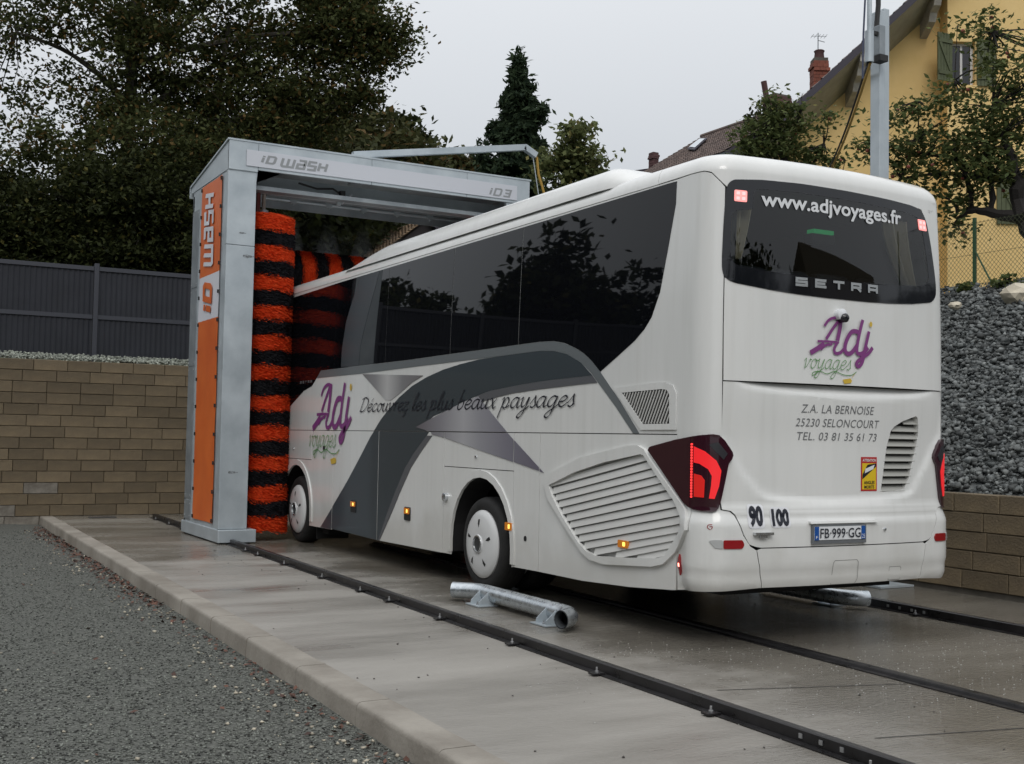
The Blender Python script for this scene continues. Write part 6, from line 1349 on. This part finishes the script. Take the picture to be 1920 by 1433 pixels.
shutter(-.30, BYW-.20, .40, .42, zb_, zt_); shutter(.64, BYW-.04, -.05, .42, OPN[0][2]-.02, OPN[0][3]+.04); shutter(1.08, BYW-.04, 0, .5, 6.45, 7.62); shutter(2.65, BYW-.04, 0, .5, 6.45, 7.62)
yv = -1.15; ex = gx0-.55; ridge_x = 4.2; vo = hp(1619, 77, yv); zt = lambda x: vo.z+ZSL*(x-vo.x); zu = lambda x: zs(x)
q = MB(); _z = [(ex, yv, zt(ex)-.17), (ridge_x, yv, zt(ridge_x)-.17), (ridge_x, .04, zu(ridge_x)-.10), (ex, .04, zu(ex)-.10)]; q.add(_z+[(a, b, c+.03) for a, b, c in _z], [(0, 1, 2, 3), (7, 6, 5, 4), (0, 4, 5, 1), (2, 6, 7, 3), (1, 5, 6, 2), (3, 7, 4, 0)], m_soff); q.build('soffit', parent=hs)
lo_ = max(.10, zt(0)-zu(0)); 
q = MB(); q.prism([(ex, yv-.03, zt(ex)-.19), (ridge_x, yv-.03, zt(ridge_x)-.19), (ridge_x, yv-.03, zt(ridge_x)), (ex, yv-.03, zt(ex))], (0, .03, 0), m_fasc); q.build('verge_board', parent=hs)
hr = 2*ridge_x-ex
for (xa, za, nm) in ((ex, zt(ex), 'l'), (hr, zt(ex), 'r')): roof_tiles('roof_tiles', hs, (xa, yv+DP+1, za-.05), (xa, yv, za-.05), (ridge_x, yv+DP+1, zt(ridge_x)-.05), (ridge_x, yv, zt(ridge_x)-.05), 36, 36, m_tile)
for (px, py) in ((1592, 150), (1733, 4)):
    x = hp(px, py, -.27).x; z1 = zs(x+.1)-.02; dz_ = zt(x)-.19-zs(x); pr = [(0, z1), (yv+.10, z1+dz_*.8), (yv+.10, z1+dz_*.8-.16), (yv+.25, z1+dz_*.6-.18), (yv+.32, z1+dz_*.5-.27), (yv+.52, z1+dz_*.4-.32), (yv+.62, z1+dz_*.3-.44), (0, z1-.50)]
    q = MB(); q.prism([(x+.0, a, b) for a, b in pr], (.16, 0, 0), m_corb); q.build('corbel', parent=hs)
def brick_chimney(name, parent, x, y, z0, z1, w, dpt, m, bh=.085, pots=True):
    core = MB(); core.box(x-w/2+.012, x+w/2-.012, y-dpt/2+.012, y+dpt/2-.012, z0, z1, m_core); root = core.build(name, parent=parent)
    n_ = int((z1-z0)/bh)
    for j in range(n_):
        ext = .03 if j in (n_-3, n_-2) else 0
        for i in range(3):
            off = .5 if j % 2 else 0; bw_ = w/2.5
            a = max(x-w/2-ext, x-w/2+(i-off)*bw_+.004); b = min(x+w/2+ext, x-w/2+(i+1-off)*bw_-.004)
            if b-a < .03: continue
            q = MB(); q.box(a, b, y-dpt/2-ext, y+dpt/2+ext, z0+j*bh+.004, z0+(j+1)*bh-.004, m); q.build('brick', parent=root)
    if pots:
        q = MB(); q.lathe((x, y, z1), (0, 0, 1), [(w*.35, 0), (w*.30, .16), (w*.36, .20), (w*.30, .22), (0, .22)], m_brkd, 14); q.build('chimney_pot', parent=root)
    return root
CY_ = 1.6; ct_ = hp(1536, 112, CY_); cb_ = hp(1536, 176, CY_); ch = brick_chimney('chimney', hs, ct_.x, CY_, cb_.z-1.2, ct_.z, .36, .36, m_brick)
q = MB(); tx = ct_.x-.03; t1 = hp(1533, 62, CY_).z; q.tube([(tx, CY_, ct_.z-.3), (tx, CY_, t1)], .012, m_galvd, 6); q.tube([(tx-.16, CY_, t1-.08), (tx+.20, CY_, t1-.08)], .007, m_galvd, 4)
for i in range(5): q.tube([(tx-.14+.08*i, CY_-.14, t1-.08), (tx-.14+.08*i, CY_+.14, t1-.08)], .005, m_galvd, 4)
q.tube([(tx, CY_, t1-.18), (tx+.16, CY_, t1-.22)], .010, m_galvd, 4); q.build('aerial', parent=ch)
# second house: tiled roof seen over the coach
XR = 21.0; rA = hx(1317, 258, XR); vb_ = hy(1227, 312, rA.y); slope = (rA.z-vb_.z)/(XR-vb_.x); X = XR
for i in range(400):
    X -= .02; p = hx(1324, 296, X); 
    if p.z <= rA.z-slope*(XR-X)+.0 and False: break
best = min(((abs(hx(1324, 296, XR-.02*i).z-(rA.z-slope*.02*i)), XR-.02*i) for i in range(20, 400)))[1]
XE = best; yn = hx(1500, 205, XR).y; h2 = thing('tiled_house', (XR, (rA.y+yn)/2, 4), 'house with grey-brown tiled roof and skylight beyond the coach roof', 'house')
ze = rA.z-slope*(XR-XE)
roof_tiles('roof_tiles', h2, (XE, rA.y, ze), (XE, yn, ze), (XR, rA.y, rA.z), (XR, yn, rA.z), 52, 15, m_tile)
q = MB(); q.prism([(XE, rA.y-.0, ze-.04), (XR, rA.y, rA.z-.04), (2*XR-XE, rA.y, ze-.04)], (0, yn-rA.y, 0), m_fasc); q.build('roof_body', parent=h2)
q = MB(); q.tube([(XR, rA.y+.05, rA.z+.05), (XR, yn, rA.z+.05)], .09, m_tile, 8); q.build('ridge_tiles', parent=h2)
q = MB(); q.box(XE+.35, 2*XR-XE-.35, yn+.2, rA.y-.3, 3.5, ze+.2, m_render); q.build('wall', parent=h2)
q = MB(); y0_, y1_ = sorted((hx(1324, 296, XE).y-0.0, yn)); q.box(XE-.05, XE+.3, yn-.3, rA.y, ze-.22, ze-.02, m_slat); q.box(XE+.1, XE+.4, yn, y1_, ze-1.2, ze-.2, m_slat); q.build('eave_cladding', parent=h2)
# left part of the roof runs lower beyond the far verge
def onroof(px, py, lift=.10):
    w = ray(px, py); n_ = Vector((-slope, 0, 1)).normalized(); o = Vector((XR, 0, rA.z)); t = (o-CAM).dot(n_)/w.dot(n_); return CAM+w*t+n_*lift
sk = [onroof(1291, 285), (onroof(1305, 287)), onroof(1328, 266), onroof(1315, 266)]
q = MB(); q.prism(sk, (0, 0, .05), m_fasc); s_ = q.build('skylight', parent=h2)
cc_ = sum((Vector(p) for p in sk), Vector())/4; q = MB(); q.add([cc_+(Vector(p)-cc_)*.8+Vector((-.02, 0, .065)) for p in sk], [(0, 1, 2, 3)], mat('skylight_glass', (.45, .5, .55), .1)); q.build('pane', parent=s_)
c3 = hx(1457, 235, XR-.3); brick_chimney('chimney', h2, c3.x, c3.y, c3.z-.6, c3.z+1.02, .78, .6, m_brkd, bh=.12, pots=False)
q = MB(); q.tube([(c3.x-.32, c3.y, c3.z+.2), (c3.x-.62, c3.y, c3.z+1.45)], .10, m_brkd, 8); q.build('flue', parent=h2)
c4 = A3(1219, 315, 46); h3 = thing('far_house', (c4.x, c4.y, 4), 'far house showing only a dark roof end and a slim brick chimney', 'house')
q = MB(); q.prism([(c4.x-1.0, c4.y, c4.z-.25), (c4.x+3, c4.y, c4.z+.7), (c4.x+6, c4.y, c4.z-.6)], (0, 6, 0), m_fasc); q.build('roof', parent=h3)
q = MB(); q.box(c4.x-.5, c4.x+5.5, c4.y+.2, c4.y+5.8, 3.5, c4.z-.3, m_render); q.build('wall', parent=h3)
brick_chimney('chimney', h3, c4.x+.02, c4.y-.2, c4.z-.3, c4.z+.56, .27, .3, m_brkd, pots=False)
tree('ivy_shrub', 'climbing shrub growing over the old chimney of the tiled house', [(hx(1425, 240, XR-1), (.5, .5, .8), 40), (hx(1470, 225, XR-1), (.9, .5, .5), 50)], m_hedge, .12, 16, .2, cat='shrub')
# mossy roof glimpsed through the gantry
g0 = A3(800, 412, 34); g1 = A3(680, 487, 34); gh = thing('mossy_roof_house', (g0.x, g0.y, 3.5), 'low house with mossy brown tiled roof glimpsed through the gantry opening', 'house')
dx = g1.x-g0.x; dz = g1.z-g0.z; e0 = Vector((g0.x-2.6, g0.y-.2, g0.z-1.55)); L_ = Vector((-1.2, 4.6, 0))
rd = Vector((g0.x, g0.y, g0.z)); rdb = rd+Vector((-.4, 5, -.1))
ev = Vector((A3(640, 530, 33).x, g0.y-.1, A3(640, 530, 33).z)); evb = ev+Vector((-.4, 5, -.1))
roof_tiles('roof_tiles', gh, ev, evb, rd, rdb, 26, 26, m_tileb)
er = rd+Vector((rd.x-ev.x, 0, ev.z-rd.z)); q = MB(); q.prism([ev+Vector((.1, .12, -.05)), rd+Vector((0, .12, -.05)), er+Vector((0, .12, -.05))], (0, 4.8, 0), mat('dark_gable', (.03, .025, .028), .8)); q.build('gable', parent=gh)
q = MB(); q.obox((rd+er)/2+Vector((0, 0, .02)), er-rd, (0, .2, 0), (0, 0, .12), m_fasc); q.build('verge_board', parent=gh)
q = MB(); p = A3(824, 419, 33.6); q.box(p.x-.10, p.x+.12, p.y-.3, p.y-.25, p.z-.02, p.z+.07, m_sign); q.build('roof_flashing', parent=gh)
q = MB(); q.box(ev.x+.4, er.x-.4, g0.y+.4, g0.y+4.6, 3, ev.z, m_render); q.build('wall', parent=gh)

# ------------------------------------------------------------------ surroundings behind the photographer, seen in the glass
def far_wood(name, label, pts, n_clump, rz, seed, sz=.55):
    C_ = []
    for (x, y, h) in pts:
        n_ = n_clump; d = RNG.normal(size=(n_, 3)); d /= np.linalg.norm(d, axis=1)[:, None]; C_.append(d*(RNG.uniform(0, 1, (n_, 1))**.4)*np.array([4.0, 4.0, h*.55])+np.array([x, y, h*.45]))
    C_ = np.concatenate(C_); cc = np.repeat(C_, 26, 0); P_ = cc+RNG.normal(size=cc.shape)*.6; V, F = quads(P_, sz); fast_mesh(name, V, F, m_hedge, label=label, kind='stuff')
pts = []
for i in range(34):
    y = -22+i*4.2; pts.append((-40-6*math.sin(i*.9)+(0 if y < 60 else 0), y, 17+1.6*math.sin(i*1.7)+.8*math.sin(i*3.1)))
for i in range(14): pts.append((-40+i*5.0, 96+3*math.sin(i), 19+1.5*math.sin(i*2)))
far_wood('far_wood', 'dark wood across the open ground left of the yard', pts, 170, 1, 1)
pts = [(-14+i*4.4, -36+3*math.sin(i*1.3), 9.3+1.0*math.sin(i*2.1)) for i in range(22)]
far_wood('far_wood', 'hedge and low trees behind the photographer', pts, 260, 1, 2, .36)
hb_ = thing('brown_house', (26, -26, 4), 'brown-roofed house behind the photographer, mirrored in the rear window', 'house')
q = MB(); q.box(19, 33, -30, -24, -.3, 6.6, mat('brown_render', (.12, .095, .055), .85)); q.build('wall', parent=hb_)
q = MB(); q.prism([(18.4, -30.5, 6.4), (18.4, -23.5, 6.4), (18.4, -27, 9.5)], (15.2, 0, 0), mat('brown_roof', (.075, .06, .035), .9, var=.2, vscale=3)); q.build('roof', parent=hb_)
for i in range(4):
    q = MB(); x = 20.5+3*i; q.box(x, x+1.1, -24.02, -23.97, 4.6, 5.6, m_dkwin); q.build('window', parent=hb_)
